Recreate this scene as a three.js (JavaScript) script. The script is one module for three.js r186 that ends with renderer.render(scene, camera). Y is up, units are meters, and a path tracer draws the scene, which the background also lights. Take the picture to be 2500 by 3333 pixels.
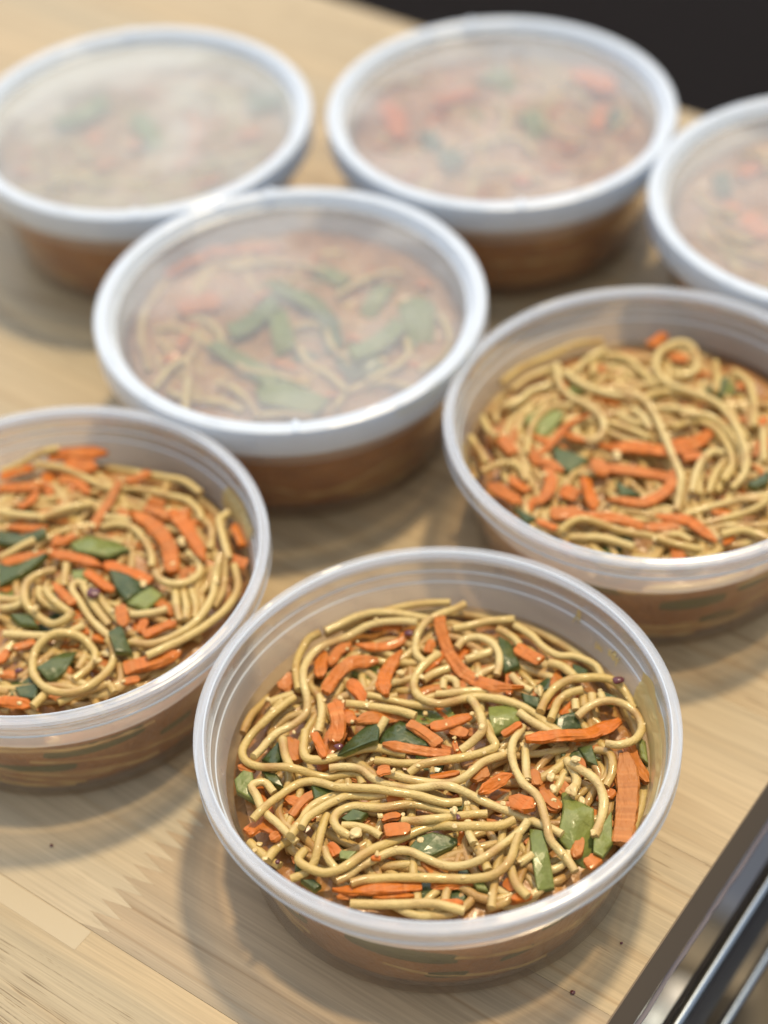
import * as THREE from 'three';
import { mergeGeometries, mergeVertices, toCreasedNormals } from 'three/addons/utils/BufferGeometryUtils.js';
import { TessellateModifier } from 'three/addons/modifiers/TessellateModifier.js';

// ---------- camera, sky, sun, exposure (metres; the table top lies at TOP) ----------
const TOP = 0.75;
const scene = new THREE.Scene();
const camera = new THREE.PerspectiveCamera(31.04, 0.75, 0.02, 30);
{
  const pitch = 0.778828, roll = -0.064467;
  const fw = new THREE.Vector3(0, -Math.sin(pitch), -Math.cos(pitch));
  const u0 = new THREE.Vector3(0, Math.cos(pitch), -Math.sin(pitch)), r0 = new THREE.Vector3(1, 0, 0);
  const rt = r0.clone().multiplyScalar(Math.cos(roll)).addScaledVector(u0, Math.sin(roll));
  const up = r0.clone().multiplyScalar(-Math.sin(roll)).addScaledVector(u0, Math.cos(roll));
  camera.matrixAutoUpdate = true;
  camera.position.set(0, TOP + 0.38921, 0);
  camera.quaternion.setFromRotationMatrix(new THREE.Matrix4().makeBasis(rt, up, fw.clone().negate()));
}
camera.focus = 0.442;
camera.userData.fStop = 5.3;
const renderer = new THREE.WebGLRenderer({ antialias: true });
renderer.toneMapping = THREE.LinearToneMapping;
renderer.toneMappingExposure = 1.05;
renderer.shadowMap.enabled = true;
{
  // a bright, slightly blue sky, brightest high up and behind the table
  const W = 256, H = 128, d = new Float32Array(W * H * 4);
  const gl = new THREE.Vector3(-0.25, 0.62, -0.75).normalize();
  for (let j = 0; j < H; j++) for (let i = 0; i < W; i++) {
    const az = ((i + 0.5) / W - 0.5) * 2 * Math.PI, el = ((j + 0.5) / H - 0.5) * Math.PI;
    const x = Math.cos(el) * Math.cos(az), y = Math.sin(el), z = Math.cos(el) * Math.sin(az);
    const k = Math.max(0, x * gl.x + y * gl.y + z * gl.z);
    const up = THREE.MathUtils.smoothstep(y, -0.12, 0.12);
    const L = (0.60 + 1.0 * Math.pow(k, 2.2)) * up + 0.10 * (1 - up);
    const o = (j * W + i) * 4;
    d[o] = L * (0.93 - 0.06 * k); d[o + 1] = L * 0.97; d[o + 2] = L * (1.0 + 0.16 * k); d[o + 3] = 1;
  }
  const sky = new THREE.DataTexture(d, W, H, THREE.RGBAFormat, THREE.FloatType);
  sky.mapping = THREE.EquirectangularReflectionMapping;
  sky.magFilter = sky.minFilter = THREE.LinearFilter; sky.wrapS = THREE.RepeatWrapping; sky.needsUpdate = true;
  scene.background = sky; scene.environment = sky;
}
const sun = new THREE.DirectionalLight(new THREE.Color().setRGB(1.0, 0.79, 0.49), 2.7);
sun.name = 'sun';
sun.position.set(0.10, TOP + 0.50, -0.36 - 0.14); sun.target.position.set(0, TOP, -0.36);
sun.castShadow = true; sun.shadow.radius = 9; sun.shadow.mapSize.set(2048, 2048);
Object.assign(sun.shadow.camera, { left: -0.6, right: 0.6, top: 0.6, bottom: -0.6, near: 0.01, far: 2 });
scene.add(sun, sun.target);

// ---------- helpers ----------
const mm = 0.001;
let seed = 7;
const rnd = () => { seed = (seed + 0x6D2B79F5) | 0; let t = Math.imul(seed ^ (seed >>> 15), 1 | seed); t = (t + Math.imul(t ^ (t >>> 7), 61 | t)) ^ t; return ((t ^ (t >>> 14)) >>> 0) / 4294967296; };
const rr = (a, b) => a + (b - a) * rnd();
const hash = (x, y, z) => { let h = Math.imul(x, 374761393) ^ Math.imul(y, 668265263) ^ Math.imul(z, 1274126177); h = Math.imul(h ^ (h >>> 13), 1274126177); return ((h ^ (h >>> 16)) >>> 0) / 4294967296; };
function noise(x, y = 0, z = 0, px = 0, py = 0) {      // value noise in 0..1, periodic in x and y if asked
  const xi = Math.floor(x), yi = Math.floor(y), zi = Math.floor(z);
  let fx = x - xi, fy = y - yi, fz = z - zi; fx *= fx * (3 - 2 * fx); fy *= fy * (3 - 2 * fy); fz *= fz * (3 - 2 * fz);
  const wx = (k) => px ? ((k % px) + px) % px : k, wy = (k) => py ? ((k % py) + py) % py : k;
  const g = (a, b, c) => hash(wx(xi + a), wy(yi + b), zi + c), L = (a, b, t) => a + (b - a) * t;
  const lo = L(L(g(0, 0, 0), g(1, 0, 0), fx), L(g(0, 1, 0), g(1, 1, 0), fx), fy);
  if (fz === 0) return lo;
  return L(lo, L(L(g(0, 0, 1), g(1, 0, 1), fx), L(g(0, 1, 1), g(1, 1, 1), fx), fy), fz);
}
const taken = new Map();
function numbered(n) { const k = taken.get(n) ?? 0; taken.set(n, k + 1); return k ? `${n}_${String(k).padStart(3, '0')}` : n; }
function thing(name, label, category, [x, y, z], group) {
  const o = new THREE.Group(); o.name = numbered(name); o.position.set(x, y, z);
  o.userData = { label, category }; if (group) o.userData.group = group;
  scene.add(o); return o;
}
function part(name, g, m, parent, label) {
  const o = new THREE.Mesh(g, m); o.name = name; o.castShadow = o.receiveShadow = true;
  if (label) o.userData.label = label;
  parent.add(o); return o;
}
function structure(name, g, m) { const o = part(name, g, m, scene); o.userData.kind = 'structure'; return o; }
function grain(size, f, seedZ, oct = 3) {              // small tiling grey noise for bump and gloss
  const d = new Uint8Array(size * size * 4);
  for (let j = 0; j < size; j++) for (let i = 0; i < size; i++) {
    let v = 0, a = 0.5, q = f; for (let o = 0; o < oct; o++) { v += a * noise(i / size * q, j / size * q, seedZ + o * 7, q, q); a *= 0.5; q *= 2; }
    const b = Math.max(0, Math.min(255, v / (1 - Math.pow(0.5, oct)) * 255)), o = (j * size + i) * 4; d[o] = d[o + 1] = d[o + 2] = b; d[o + 3] = 255;
  }
  const t = new THREE.DataTexture(d, size, size); t.wrapS = t.wrapT = THREE.RepeatWrapping; t.magFilter = THREE.LinearFilter; t.minFilter = THREE.LinearMipmapLinearFilter; t.generateMipmaps = true; t.needsUpdate = true; return t;
}
function fog(lo, hi, s) {                              // blotches of condensation: clear where the food touches the lid
  const n = 256, d = new Uint8Array(n * n * 4);
  for (let j = 0; j < n; j++) for (let i = 0; i < n; i++) {
    const v = 0.6 * noise(i / n * 5, j / n * 5, s) + 0.28 * noise(i / n * 13, j / n * 13, s + 5) + 0.12 * noise(i / n * 40, j / n * 40, s + 9);
    const b = 255 * (lo + (hi - lo) * THREE.MathUtils.smoothstep(v, 0.28, 0.68)), o = (j * n + i) * 4; d[o] = d[o + 1] = d[o + 2] = b; d[o + 3] = 255;
  }
  const t = new THREE.DataTexture(d, n, n); t.wrapS = t.wrapT = THREE.RepeatWrapping; t.magFilter = THREE.LinearFilter; t.needsUpdate = true; return t;
}
const lin = (r, g, b) => new THREE.Color().setRGB(r, g, b);
const fine = grain(256, 24, 3), rough = grain(256, 10, 11);

// ---------- materials ----------
const M = {
  noodle: new THREE.MeshPhysicalMaterial({ color: lin(1, 1, 1), vertexColors: true, roughness: 0.44, specularIntensity: 0.7, clearcoat: 0.42, clearcoatRoughness: 0.12, bumpMap: fine, bumpScale: 0.0002 }),
  carrot: new THREE.MeshPhysicalMaterial({ color: lin(1, 1, 1), vertexColors: true, roughness: 0.48, specularIntensity: 0.5, clearcoat: 0.24, clearcoatRoughness: 0.14, bumpMap: rough, bumpScale: 0.0005 }),
  pepper: new THREE.MeshPhysicalMaterial({ color: lin(1, 1, 1), vertexColors: true, roughness: 0.42, specularIntensity: 0.6, clearcoat: 0.35, clearcoatRoughness: 0.2, bumpMap: rough, bumpScale: 0.0003 }),
  garlic: new THREE.MeshPhysicalMaterial({ color: lin(1, 1, 1), vertexColors: true, roughness: 0.4, clearcoat: 0.4, clearcoatRoughness: 0.25, bumpMap: rough, bumpScale: 0.0004 }),
  chilli: new THREE.MeshPhysicalMaterial({ color: lin(0.10, 0.012, 0.015), roughness: 0.3, clearcoat: 0.6 }),
  sauce: new THREE.MeshPhysicalMaterial({ color: lin(1, 1, 1), vertexColors: true, roughness: 0.38, clearcoat: 0.3, clearcoatRoughness: 0.2, bumpMap: rough, bumpScale: 0.0006 }),
  smear: new THREE.MeshPhysicalMaterial({ color: lin(0.74, 0.62, 0.30), roughness: 0.4, transmission: 0.62, thickness: 0, clearcoat: 0.4 }),
  wall: new THREE.MeshPhysicalMaterial({ color: lin(0.95, 0.91, 0.86), roughness: 0.14, transmission: 0.965, thickness: 0, ior: 1.42, specularIntensity: 0.8 }),   // wetted by the sauce behind it, so nearly clear
  collar: new THREE.MeshPhysicalMaterial({ color: lin(0.93, 0.905, 0.88), roughness: 0.40, transmission: 0.90, thickness: 0, ior: 1.49 }),
  rim: new THREE.MeshPhysicalMaterial({ color: lin(0.93, 0.925, 0.92), roughness: 0.2, transmission: 0.87, thickness: 0, ior: 1.49 }),
  lip: new THREE.MeshPhysicalMaterial({ color: lin(0.90, 0.925, 0.96), roughness: 0.24, transmission: 0.78, thickness: 0, ior: 1.49, clearcoat: 0.3, clearcoatRoughness: 0.12 }),
  lidPanel: new THREE.MeshPhysicalMaterial({ color: lin(0.93, 0.94, 0.93), roughness: 0.30, transmission: 1, transmissionMap: fog(0.895, 0.975, 61), thickness: 0, ior: 1.49 }),
  lidPanelMilky: new THREE.MeshPhysicalMaterial({ color: lin(0.91, 0.94, 0.93), roughness: 0.34, transmission: 1, transmissionMap: fog(0.80, 0.92, 77), thickness: 0, ior: 1.49 }),
  lidRing: new THREE.MeshPhysicalMaterial({ color: lin(0.84, 0.90, 0.965), roughness: 0.32, transmission: 0.48, thickness: 0, ior: 1.49 }),
  chrome: new THREE.MeshStandardMaterial({ color: lin(0.36, 0.42, 0.50), metalness: 1, roughness: 0.2 }),
};
// pieces laid in bowl F: millimetres from the middle of its foot
const piecesF = [
  ['carrot_shred', 1.8, '', [-14.9,27.8,-44.2], [-10.8,28,-44], [-6.7,28.2,-43.4]],
  ['carrot_shred', 2.3, '', [1.2,28.5,-37.9], [-0.2,28.5,-33.9]],
  ['carrot_shred', 3.6, '', [-38.3,28.4,-24.7], [-37,28.4,-26.7], [-35.3,28.4,-29.2]],
  ['carrot_shred', 3.2, '', [-20.8,29.4,-25.4], [-19.4,29.4,-23], [-17.8,29.4,-20.1], [-16.9,29.4,-17.8]],
  ['carrot_shred', 4.7, 's', [-23.8,29.6,-18.9], [-23.7,29.5,-15.5], [-23.8,29.3,-11.6], [-24.5,29,-8.4], [-26.2,28.6,-5.2], [-27.4,28.5,-2.2]],
  ['carrot_shred', 3.5, '', [-22.2,31.2,-14.2], [-20.3,31.2,-9.8]],
  ['carrot_shred', 4.7, 's', [-36.3,28.6,-8.7], [-35.8,28.6,-4.7], [-34,28.6,-1.4]],
  ['carrot_shred', 4.6, 's', [7.1,30.1,7.8], [11.8,30.1,6.6]],
  ['carrot_shred', 3, '', [-12.9,29.1,13.1], [-9.5,29.1,12.1]],
  ['carrot_shred', 3, '', [-27.5,29.4,24.6], [-25.8,29.4,27.7]],
  ['carrot_shred', 3.8, 's', [23.8,29,12.9], [26,29.1,16.1], [27.7,29.2,18.6]],
  ['carrot_shred', 2.3, '', [39.6,28.5,15.2], [41.4,28.5,13.3]],
  ['carrot_shred', 3.3, '', [32.1,28.7,34.3], [35.3,28.7,32.1]],
  ['carrot_shred', 2.9, '', [14.1,28.5,42.1], [18.6,28.5,40.7]],
  ['carrot_shred', 2.3, '', [-49,28.8,-1], [-44.8,28.8,1]],
  ['carrot_shred', 1.6, '', [-17.6,28,38.7], [-14.2,28,38.9], [-11.5,28.1,39], [-8.1,28.2,39.2]],
  ['carrot_shred', 2.6, '', [13.2,28.7,36.9], [15.1,28.7,39.6]],
  ['carrot_shred', 2.6, '', [7.2,28.2,29.6], [9.1,28.2,33.6]],
  ['carrot_shred', 3, 's', [22.9,29.3,6.4], [23.1,29.3,11.1]],
  ['pepper_piece', 0, '', [-30.9,28,6.7], [-24.6,28.1,7.9], [-30.3,28.3,10.6]],
  ['pepper_piece', 0, '', [-23.8,29.1,17.2], [-21.3,29,15.3], [-18.2,29.1,16.3], [-19.6,29.2,17.7], [-22.6,29.2,18]],
  ['pepper_piece', 0, '', [-42.9,28.5,1.4], [-39.7,28.4,2.8], [-38.1,28.2,6.2], [-41.3,28.4,4.4]],
  ['pepper_piece', 0, '', [-42.7,28.5,-2.4], [-38.6,28.2,-7.9], [-38.3,28.3,-2.6], [-40.2,28.4,-0.2]],
  ['pepper_piece', 0, '', [-9.1,28.6,27.2], [-6.1,28.4,23.8], [-2.9,28.2,22.7], [3.6,27.8,24.1], [1.6,27.9,25.8], [-3.3,28.2,28.6], [-7.5,28.5,28.3]],
  ['pepper_piece', 0, '', [-24.7,29.1,26.7], [-21.3,29.1,27.4], [-22.9,29.1,28.8], [-24.4,29.1,28.4]],
  ['pepper_piece', 0, '', [5.8,28.4,36.7], [7.7,28.4,37], [8.7,28.4,39.4], [6.8,28.4,38.6]],
  ['pepper_piece', 0, '', [-35.2,28.2,27.8], [-33.2,28.2,29.1], [-33.7,28.2,30.9], [-35,28.2,30.6]],
  ['pepper_piece', 0, '', [-33.6,28,33.5], [-31.2,28,33.7], [-29.9,28,35], [-30.9,28,35.8]],
  ['pepper_piece', 0, '', [1.4,28.4,14.3], [4.8,28.4,15.3], [4.4,28.4,16.4], [1.5,28.4,15.8]],
  ['pepper_piece', 0, '', [22.5,28.8,-17.3], [26.2,28.7,-15.5], [25.7,28.6,-13.1], [23.1,28.7,-14.8]],
  ['pepper_piece', 0, '', [36.4,28.8,-25.9], [39.3,28.7,-23.8], [38.6,28.8,-22], [36.4,28.9,-23.8]],
  ['pepper_piece', 0, '', [43.2,28,-16.5], [45.5,28,-15], [44.7,28,-13.5], [42.9,28,-14.5]],
  ['pepper_piece', 0, '', [49.4,27.9,-2.2], [50.7,27.9,-0.6], [50.6,27.9,5.6], [49.4,27.9,4]],
  ['pepper_piece', 0, '', [-49.5,28.6,3.5], [-47.6,28.7,1.1], [-45.7,28.7,1.9], [-44.6,28.2,9.6], [-48.9,28.4,6.7]],
  ['carrot_shred', 3.2, '', [-26.9,28.6,-36.3], [-27.7,28.8,-33.1], [-28.1,29,-30.8], [-28.2,29.1,-27.4]],
  ['carrot_shred', 2.8, '', [-20,28.2,-38.8], [-22.9,28.5,-36.8], [-24.6,29.2,-33.6], [-25.7,29.8,-30.6]],
  ['carrot_shred', 2.9, '', [-26.8,28.2,36.1], [-23,28.4,36.7], [-19.8,28.7,37.1], [-16.6,28.9,37.2], [-13,28.7,37], [-9.2,28.4,36.8], [-6.2,28.3,36.7]],
  ['carrot_shred', 2, '', [-3.1,28.6,41.5], [-0.6,28.6,41.9], [3,28.7,42.2]],
  ['pepper_piece', 0, '', [34.8,27.4,-0.5], [37.6,27.4,-0.6], [38.5,27.5,5.1], [36.5,27.5,3.9]],
  ['carrot_shred', 3.5, 's', [-19.6,32.5,-9.3], [-16.8,31.4,-11], [-14,29.9,-12.5], [-10.1,29.2,-13.1], [-7.2,29.1,-12.6], [-4.8,29.2,-10.4]],
  ['pepper_piece', 0, '', [35.1,28.9,27.3], [39.6,28.2,21.3], [38.8,28.5,28.6], [35.9,29,32.8], [34.5,29.1,31.8]],
  ['pepper_piece', 0, '', [20.4,28.9,23.3], [22.9,28.9,24.5], [23.4,28.6,29.7], [23.8,28.3,35.2], [23.9,28.1,39], [20.5,28,39.9], [20.1,28.5,29.4]],
  ['noodle', 2.2, '', [-26.7,27.3,-43.4], [-24.1,27.3,-44.9], [-21.4,27.3,-46.3], [-18.5,27.4,-47.5], [-15.5,27.6,-48.5], [-12.4,27.9,-49.4], [-8.7,28.2,-50.2], [-5.6,28.5,-50.6], [-2.5,28.7,-50.9], [0.4,28.8,-51], [3.6,28.9,-50.8], [6.6,28.9,-50.6]],
  ['noodle', 2.2, '', [35.3,28.9,-11.5], [35.4,28.9,-14.7]],
  ['noodle', 2.2, '', [37.6,28.9,-12.3], [37.5,28.9,-16]],
  ['noodle', 2.2, '', [39.6,29,-12.6], [39.8,29,-16.2]],
  ['noodle', 2.2, '', [42.5,28.7,-13.6], [42,28.7,-16.5]],
  ['noodle', 2.2, '', [-2.1,28.3,-25], [1,28.2,-27.2], [4.7,28.1,-28.6]],
  ['noodle', 2.2, '', [9.1,28.3,-30.9], [12.6,28.4,-32], [16,28.4,-33]],
  ['noodle', 2.2, '', [2.7,28.2,-21.5], [3.5,28.2,-25], [5.9,28.1,-24.4], [6.4,28.2,-21.2]],
  ['noodle', 2.2, '', [0.9,28.6,-19.8], [3.9,28.9,-19.5], [7,29.1,-19.7], [10.7,28.8,-20], [13.8,28.6,-19.9]],
  ['noodle', 2.2, '', [-46.2,27.5,20.6], [-44.2,27.7,23.3], [-41.4,27.9,26.4], [-38.9,28,28.5]],
  ['noodle', 2.2, '', [16.6,29.1,32.8], [20.1,29.1,30.6]],
  ['noodle', 2.2, '', [-26.6,29.3,-42.9], [-23.8,29.3,-44.4], [-20.5,29.4,-46.2], [-17.8,29.5,-47.3], [-14,29.6,-48.1], [-10.8,29.4,-48.1], [-7.7,29.1,-47.8], [-4.1,28.9,-46.8], [-1.2,28.9,-45.8], [2.2,29,-44.5], [4.9,29,-43.4]],
  ['noodle', 2.2, '', [-16.5,30.8,-19.2], [-13.2,30.2,-18.6], [-9.8,29.5,-17.8], [-6.2,29.1,-16.8], [-3.1,28.9,-16.2], [0.2,28.9,-15.5]],
  ['noodle', 2.2, '', [-22.1,32.6,-15.4], [-19.1,31.8,-15.5], [-16.1,31.2,-15.2], [-13.5,31.1,-14.6], [-10.6,31.1,-13.8], [-7.8,31,-12.9], [-4.7,31,-11.2]],
  ['noodle', 2.2, '', [20.4,29,-24.2], [22.3,29.1,-20.7], [24.9,29.1,-18.4]],
  ['noodle', 2.2, '', [18.3,28.4,-40.7], [20.4,28.4,-38.9], [22.5,28.5,-36.5], [23.5,28.5,-34.3]],
  ['noodle', 2.2, '', [22.9,28,-41.9], [25.2,28.2,-39.6], [27.2,28.4,-37.2], [28.9,28.7,-33.9], [30.8,28.9,-31.4], [33.2,29,-29.6], [36.6,29,-29.2], [40.1,28.8,-27.5], [42.3,28.7,-25.3], [43.1,28.7,-21.9]],
  ['noodle', 2.2, '', [14.2,28.5,20.4], [13.7,28.4,23.5], [13,28.4,27.3], [12.2,28.4,30.5], [11.1,28.6,34.5], [10.5,28.7,37.7], [9.8,28.9,41.4], [9.3,28.9,44.2]],
  ['noodle', 2.2, '', [6.1,28.5,24], [6.9,29,26.4], [7.9,29.6,29.4], [8.8,29.9,32.5], [9.4,30.1,34.9]],
  ['noodle', 2.2, '', [14.6,30,34.4], [15.1,30.1,37.8], [16.1,30.1,40.2], [17.8,30.1,42.6]],
  ['noodle', 2.2, '', [21.5,29,-1.6], [21.3,29.3,1.6], [21.1,30,4.6], [20.9,30.4,7.2], [20.9,30.6,10.2]],
  ['noodle', 2.2, '', [-37.9,30.6,-7.2], [-37.6,30.5,-4.2], [-37.2,30.4,-1.8], [-36.2,30.2,1.3]],
  ['noodle', 2.2, '', [-28.4,30.8,26.1], [-27.5,30.4,29], [-25.5,29.7,31.9]],
  ['noodle', 2.2, '', [-22.8,27.9,40], [-19.7,28,40.4], [-16.5,28.1,40.8], [-13.3,28.3,41.1], [-10.2,28.6,41.5], [-6.4,29.3,42], [-3.2,29.7,42.7], [-0.1,29.6,43.7], [3.1,29.3,44.9]],
  ['noodle', 2.2, '', [-24.1,29.6,19.3], [-21.1,29.6,19.6], [-17.3,29.5,21], [-14.9,29.5,23]],
  ['noodle', 2.2, '', [-35.1,28.7,-22.7], [-38.2,28.5,-21.9], [-41.2,28.3,-20.8]],
  ['noodle', 2.2, '', [-12.1,30.9,-11.3], [-13.9,30,-8.7], [-16.1,29,-5.9], [-18.8,28.7,-4.4]],
  ['noodle', 2.2, '', [5.7,30.6,21.2], [5.8,30.9,24.6], [6.6,31.2,27.9]],
  ['noodle', 2.2, '', [31.3,28.1,2.9], [32.4,28.3,6.2], [33,28.5,9.3], [32.1,28.7,12.4]],
  ['noodle', 2.2, '', [-41.7,29.8,27.7], [-40.5,29.5,25.5], [-38.6,29,23.2], [-36.6,28.7,21.9]],
  ['noodle', 2.2, '', [12.4,29.5,-9.1], [13.1,29.6,-6.8], [13.6,29.7,-3.5], [14.5,29.7,-0.9]],
  ['noodle', 2.2, '', [30.1,29.3,-27.3], [33.2,29.3,-25.9], [35,29.3,-23.9], [36.6,29.3,-21.2]],
  ['noodle', 2.2, '', [6.7,28.9,-41.4], [9.8,28.9,-41.8], [12.8,28.8,-42.5], [16.5,28.6,-43.4], [19.7,28.3,-43.7], [22.9,28.2,-43.8]],
  ['noodle', 2.2, '', [-28.5,29.3,-21.3], [-28.2,29.3,-18.9], [-28.1,29.2,-15.6], [-28.6,29,-12.2], [-29.1,28.9,-9.7]],
  ['carrot_shred', 2.7, '', [-14.6,28.8,3.7], [-12,28.8,3.4]],
  ['carrot_shred', 3.4, '', [-38.7,29.8,20.9], [-40.9,29,18.2], [-43.8,28.7,17.1], [-46.8,29,19.2]],
  ['carrot_shred', 2.6, '', [-40.8,31.2,23.5], [-38.8,31.2,22]],
  ['noodle', 2.2, '', [-27.8,30,-42], [-30.9,29,-40.9], [-32.6,28.4,-38.5], [-33.7,28.7,-35.4], [-34.3,29.4,-32.2], [-34.4,30,-28.9], [-34.1,30.1,-25.9], [-33.6,30.1,-22.9]],
  ['noodle', 2.2, '', [7.1,28.6,-34.7], [9.3,28.7,-37.4], [12.9,28.9,-37.8], [15.5,29.3,-36], [16.9,29.6,-34], [17.8,29.4,-31.1], [17.6,28.9,-27.9], [16.6,28.6,-24.7]],
  ['carrot_shred', 3.2, '', [-13.2,28.9,-32], [-16.6,29,-31.9], [-19.9,29.1,-31.6], [-22.4,29.3,-29.7], [-24.4,29.6,-26.9], [-25.8,30.2,-24], [-27.1,30.8,-20.9]],
  ['noodle', 2.2, '', [-43.8,28.2,-13.5], [-42,28.4,-15.6], [-39.8,28.9,-18.2], [-38,29.3,-20.3]],
  ['noodle', 2.2, '', [-32.4,28.8,-10.6], [-32.6,29.4,-7.1], [-32.8,30.2,-3.4], [-31.9,30.5,-0.7], [-27.9,30.3,-0.1], [-24.6,30,-1], [-21.6,29.8,-2.2], [-18,29.9,-3.1], [-14.6,29.6,-3.2], [-10.7,29.3,-2], [-7.7,29.3,-0.9]],
  ['pepper_piece', 0, '', [14,28.7,-14.4], [18.7,28.5,-14.7], [20.8,28.6,-12], [20.7,28.7,-9.1], [15.6,29.1,-6.1], [14.2,29.2,-5.4], [13.8,29,-10.2]],
  ['pepper_piece', 0, '', [18.4,28.3,-37.7], [20.7,28,-35.9], [21.6,28.1,-32], [22.5,28.3,-27.4], [18.8,29,-25.8], [18.4,28.6,-33]],
  ['pepper_piece', 0, '', [29.4,28.1,-8.4], [32.1,28.2,-10.1], [34.9,28.1,-10.6], [35.8,27.7,-6.8], [31,27.8,-5.9]],
  ['carrot_shred', 2.3, '', [-19,29.2,-37.8], [-15.8,28.7,-37.3], [-12.6,28.4,-37.1], [-9.9,28.3,-37.5], [-6.9,28.3,-38.8], [-5.1,28.3,-41.5]],
  ['noodle', 2.2, '', [-15.4,28.9,0], [-12.4,29.1,0.9], [-9.3,29.4,1.8], [-5.3,29.7,2.4], [-1.9,29.8,2.7]],
  ['noodle', 2.2, '', [-7.4,30.3,5.7], [-4.6,31.1,4.1], [-1.7,31.3,3.5], [1.5,30.9,2.9], [4.6,30.4,2.2], [7.8,30.3,1.6], [11.2,30.7,1.1], [14.1,31.3,0], [13.2,31.5,-3.1], [12.3,31.6,-6.3]],
  ['pepper_piece', 0, '', [-14.8,30,-11.4], [-14.1,30.9,-8.5], [-14.7,32.4,-3.3], [-20.3,32,-1.3], [-25.2,31.5,-0.4], [-21,30.9,-4.6]],
  ['pepper_piece', 0, '', [-14.1,28.6,-4.9], [-12.4,28.7,-8.5], [-8.7,29,-11.2], [-5.4,29.3,-7.7], [-1.9,29.6,-2.5]],
  ['carrot_shred', 3.4, 's', [46.3,28,-2], [47.1,28,1.9], [47.8,28,5], [48.6,28,8.1], [49.6,28,11.5]],
  ['carrot_shred', 2.3, '', [-30.2,30.3,-8.5], [-29.1,30.7,-5.2], [-28.4,31.2,-2.8], [-27.7,31.7,0.4]],
  ['carrot_shred', 3.9, '', [-24.9,32.7,-15.5], [-24.4,32.6,-13.1], [-23.9,32.2,-10.1], [-24.2,31.6,-7], [-24.9,31.2,-4.5]],
  ['noodle', 2.2, '', [-27.6,29.3,15.5], [-28.4,29.6,18.5], [-29,30.4,21.3], [-29.5,31.3,24.6], [-29.9,31.3,26.9], [-30.9,30.1,29.7], [-33.3,29,31.7], [-36.4,28.5,32.6]],
  ['noodle', 2.2, '', [-40.2,28.8,7.8], [-42.6,29.2,4.7], [-45.6,29.6,5.8], [-44.3,29.7,9.1], [-43.1,30,12.9], [-41.2,31,16.3], [-39.3,31.8,18.8], [-37.3,32,21.6], [-34.7,31.3,24.4]],
  ['carrot_shred', 3.4, '', [-6.9,28.6,-35.2], [-8.9,28.7,-32.5], [-10.3,28.9,-29.9], [-11.4,29.2,-27], [-12.2,29.9,-23.9], [-12.1,31,-20.9], [-11.6,31.7,-17.9]],
  ['noodle', 2.2, '', [-34.9,29.7,-20.9], [-37.2,30.3,-18.6], [-39.8,30.5,-16], [-42.1,30.2,-13.7], [-44.9,29.6,-11], [-46.8,29.2,-8.4], [-48,29.5,-4.6], [-46.7,30,-1.2], [-43.4,30.3,0.8], [-40.5,30.8,1.5], [-37.4,31.2,2], [-33.9,30.5,2.6], [-30.8,29.1,3.1], [-26.9,28.3,3.8], [-23.8,28.3,3.3], [-19.7,28.4,3.6], [-18.6,28.5,6.9]],
  ['noodle', 2.2, '', [-12.9,30.3,5.1], [-10.1,30.6,6.5], [-7.5,30.5,7.6], [-3.5,30,8.4], [-0.4,29.9,9], [2.5,30.7,9.7], [5.8,31.6,9], [8.3,32,7.1], [10.6,31.7,4.9], [13.7,30.7,2.9], [16.5,29.8,1.4], [18.9,29.5,-0.6]],
  ['pepper_piece', 0, '', [29.4,29,6.2], [29.6,29,10.8], [30.8,29,15.2], [35.5,29,19.4], [34.4,29,29.5], [32.3,29,33.1], [29.6,29,30.5], [26.7,29,26.5], [28.8,29,18.6]],
  ['carrot_shred', 5.4, 's', [45.1,29.9,3.8], [45.1,29.8,6.9], [45,29.3,10], [44.7,28.9,13.8], [44.2,28.9,16.9], [43.5,29,20], [42.6,29.1,23.6], [41.7,29.1,26.4], [40.8,29.1,29.2]],
  ['noodle', 2.2, '', [-36,33.3,23.9], [-34.9,32,20.9], [-33.5,29.9,17.2], [-32.3,29,14.1], [-29.8,28.8,11.7], [-26,28.7,9.9], [-22.5,28.7,9.4]],
  ['noodle', 2.2, '', [-22.1,30.2,23], [-24.9,30.6,20.9], [-25.9,30.3,18], [-24.6,29.7,15.2], [-21.3,29.4,13.8], [-18,29.5,14.2], [-14.2,30,15.1], [-11.1,30,14.8], [-7.6,29.6,14.3], [-4.1,29.1,14.9], [-1,28.9,16], [1.8,28.8,17.4]],
  ['noodle', 2.2, '', [-33.4,33.4,21.8], [-32.3,32.6,18.7], [-30.2,31.6,16.3], [-27.7,30.9,14.1], [-25,30.3,12.2], [-22.6,30,11], [-19.6,29.7,11], [-16.6,29.9,11.5], [-13.2,30.3,11.6]],
  ['noodle', 2.2, '', [-26.6,30.2,2.5], [-23,30.3,2.4], [-18.9,30.3,3.5], [-16.6,29.9,5.8], [-14.1,29.4,7.4], [-10.5,29.3,8.6], [-7.5,29.6,9.7], [-4.2,30.5,10.4], [-0.3,31.5,10.7], [3,31.4,11.5], [6.9,30,12.9], [9.8,29.2,14.4], [12.7,28.9,16.1], [16.3,28.9,18.1], [19.1,29,19.9], [21.8,29.2,21.7], [24.9,29.8,24], [27.5,30.1,26.2]],
  ['noodle', 2.2, '', [-25.9,29.6,34.7], [-23.3,29.4,33.5], [-20.7,29.3,31.3], [-17.2,29.3,29.3], [-14.3,29.3,27.9], [-11.3,29.4,27.2], [-8.3,29.4,27.7], [-5.5,29.2,29.3], [-1.9,28.7,31.2], [1.2,28.9,32.3], [4.4,29.9,32.8], [7.5,31,32.5], [10.3,31.2,30.9], [12.8,30.6,28.7], [15.7,29.9,26.2], [18,29.9,24.2], [19.9,30.4,21.9]],
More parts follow.
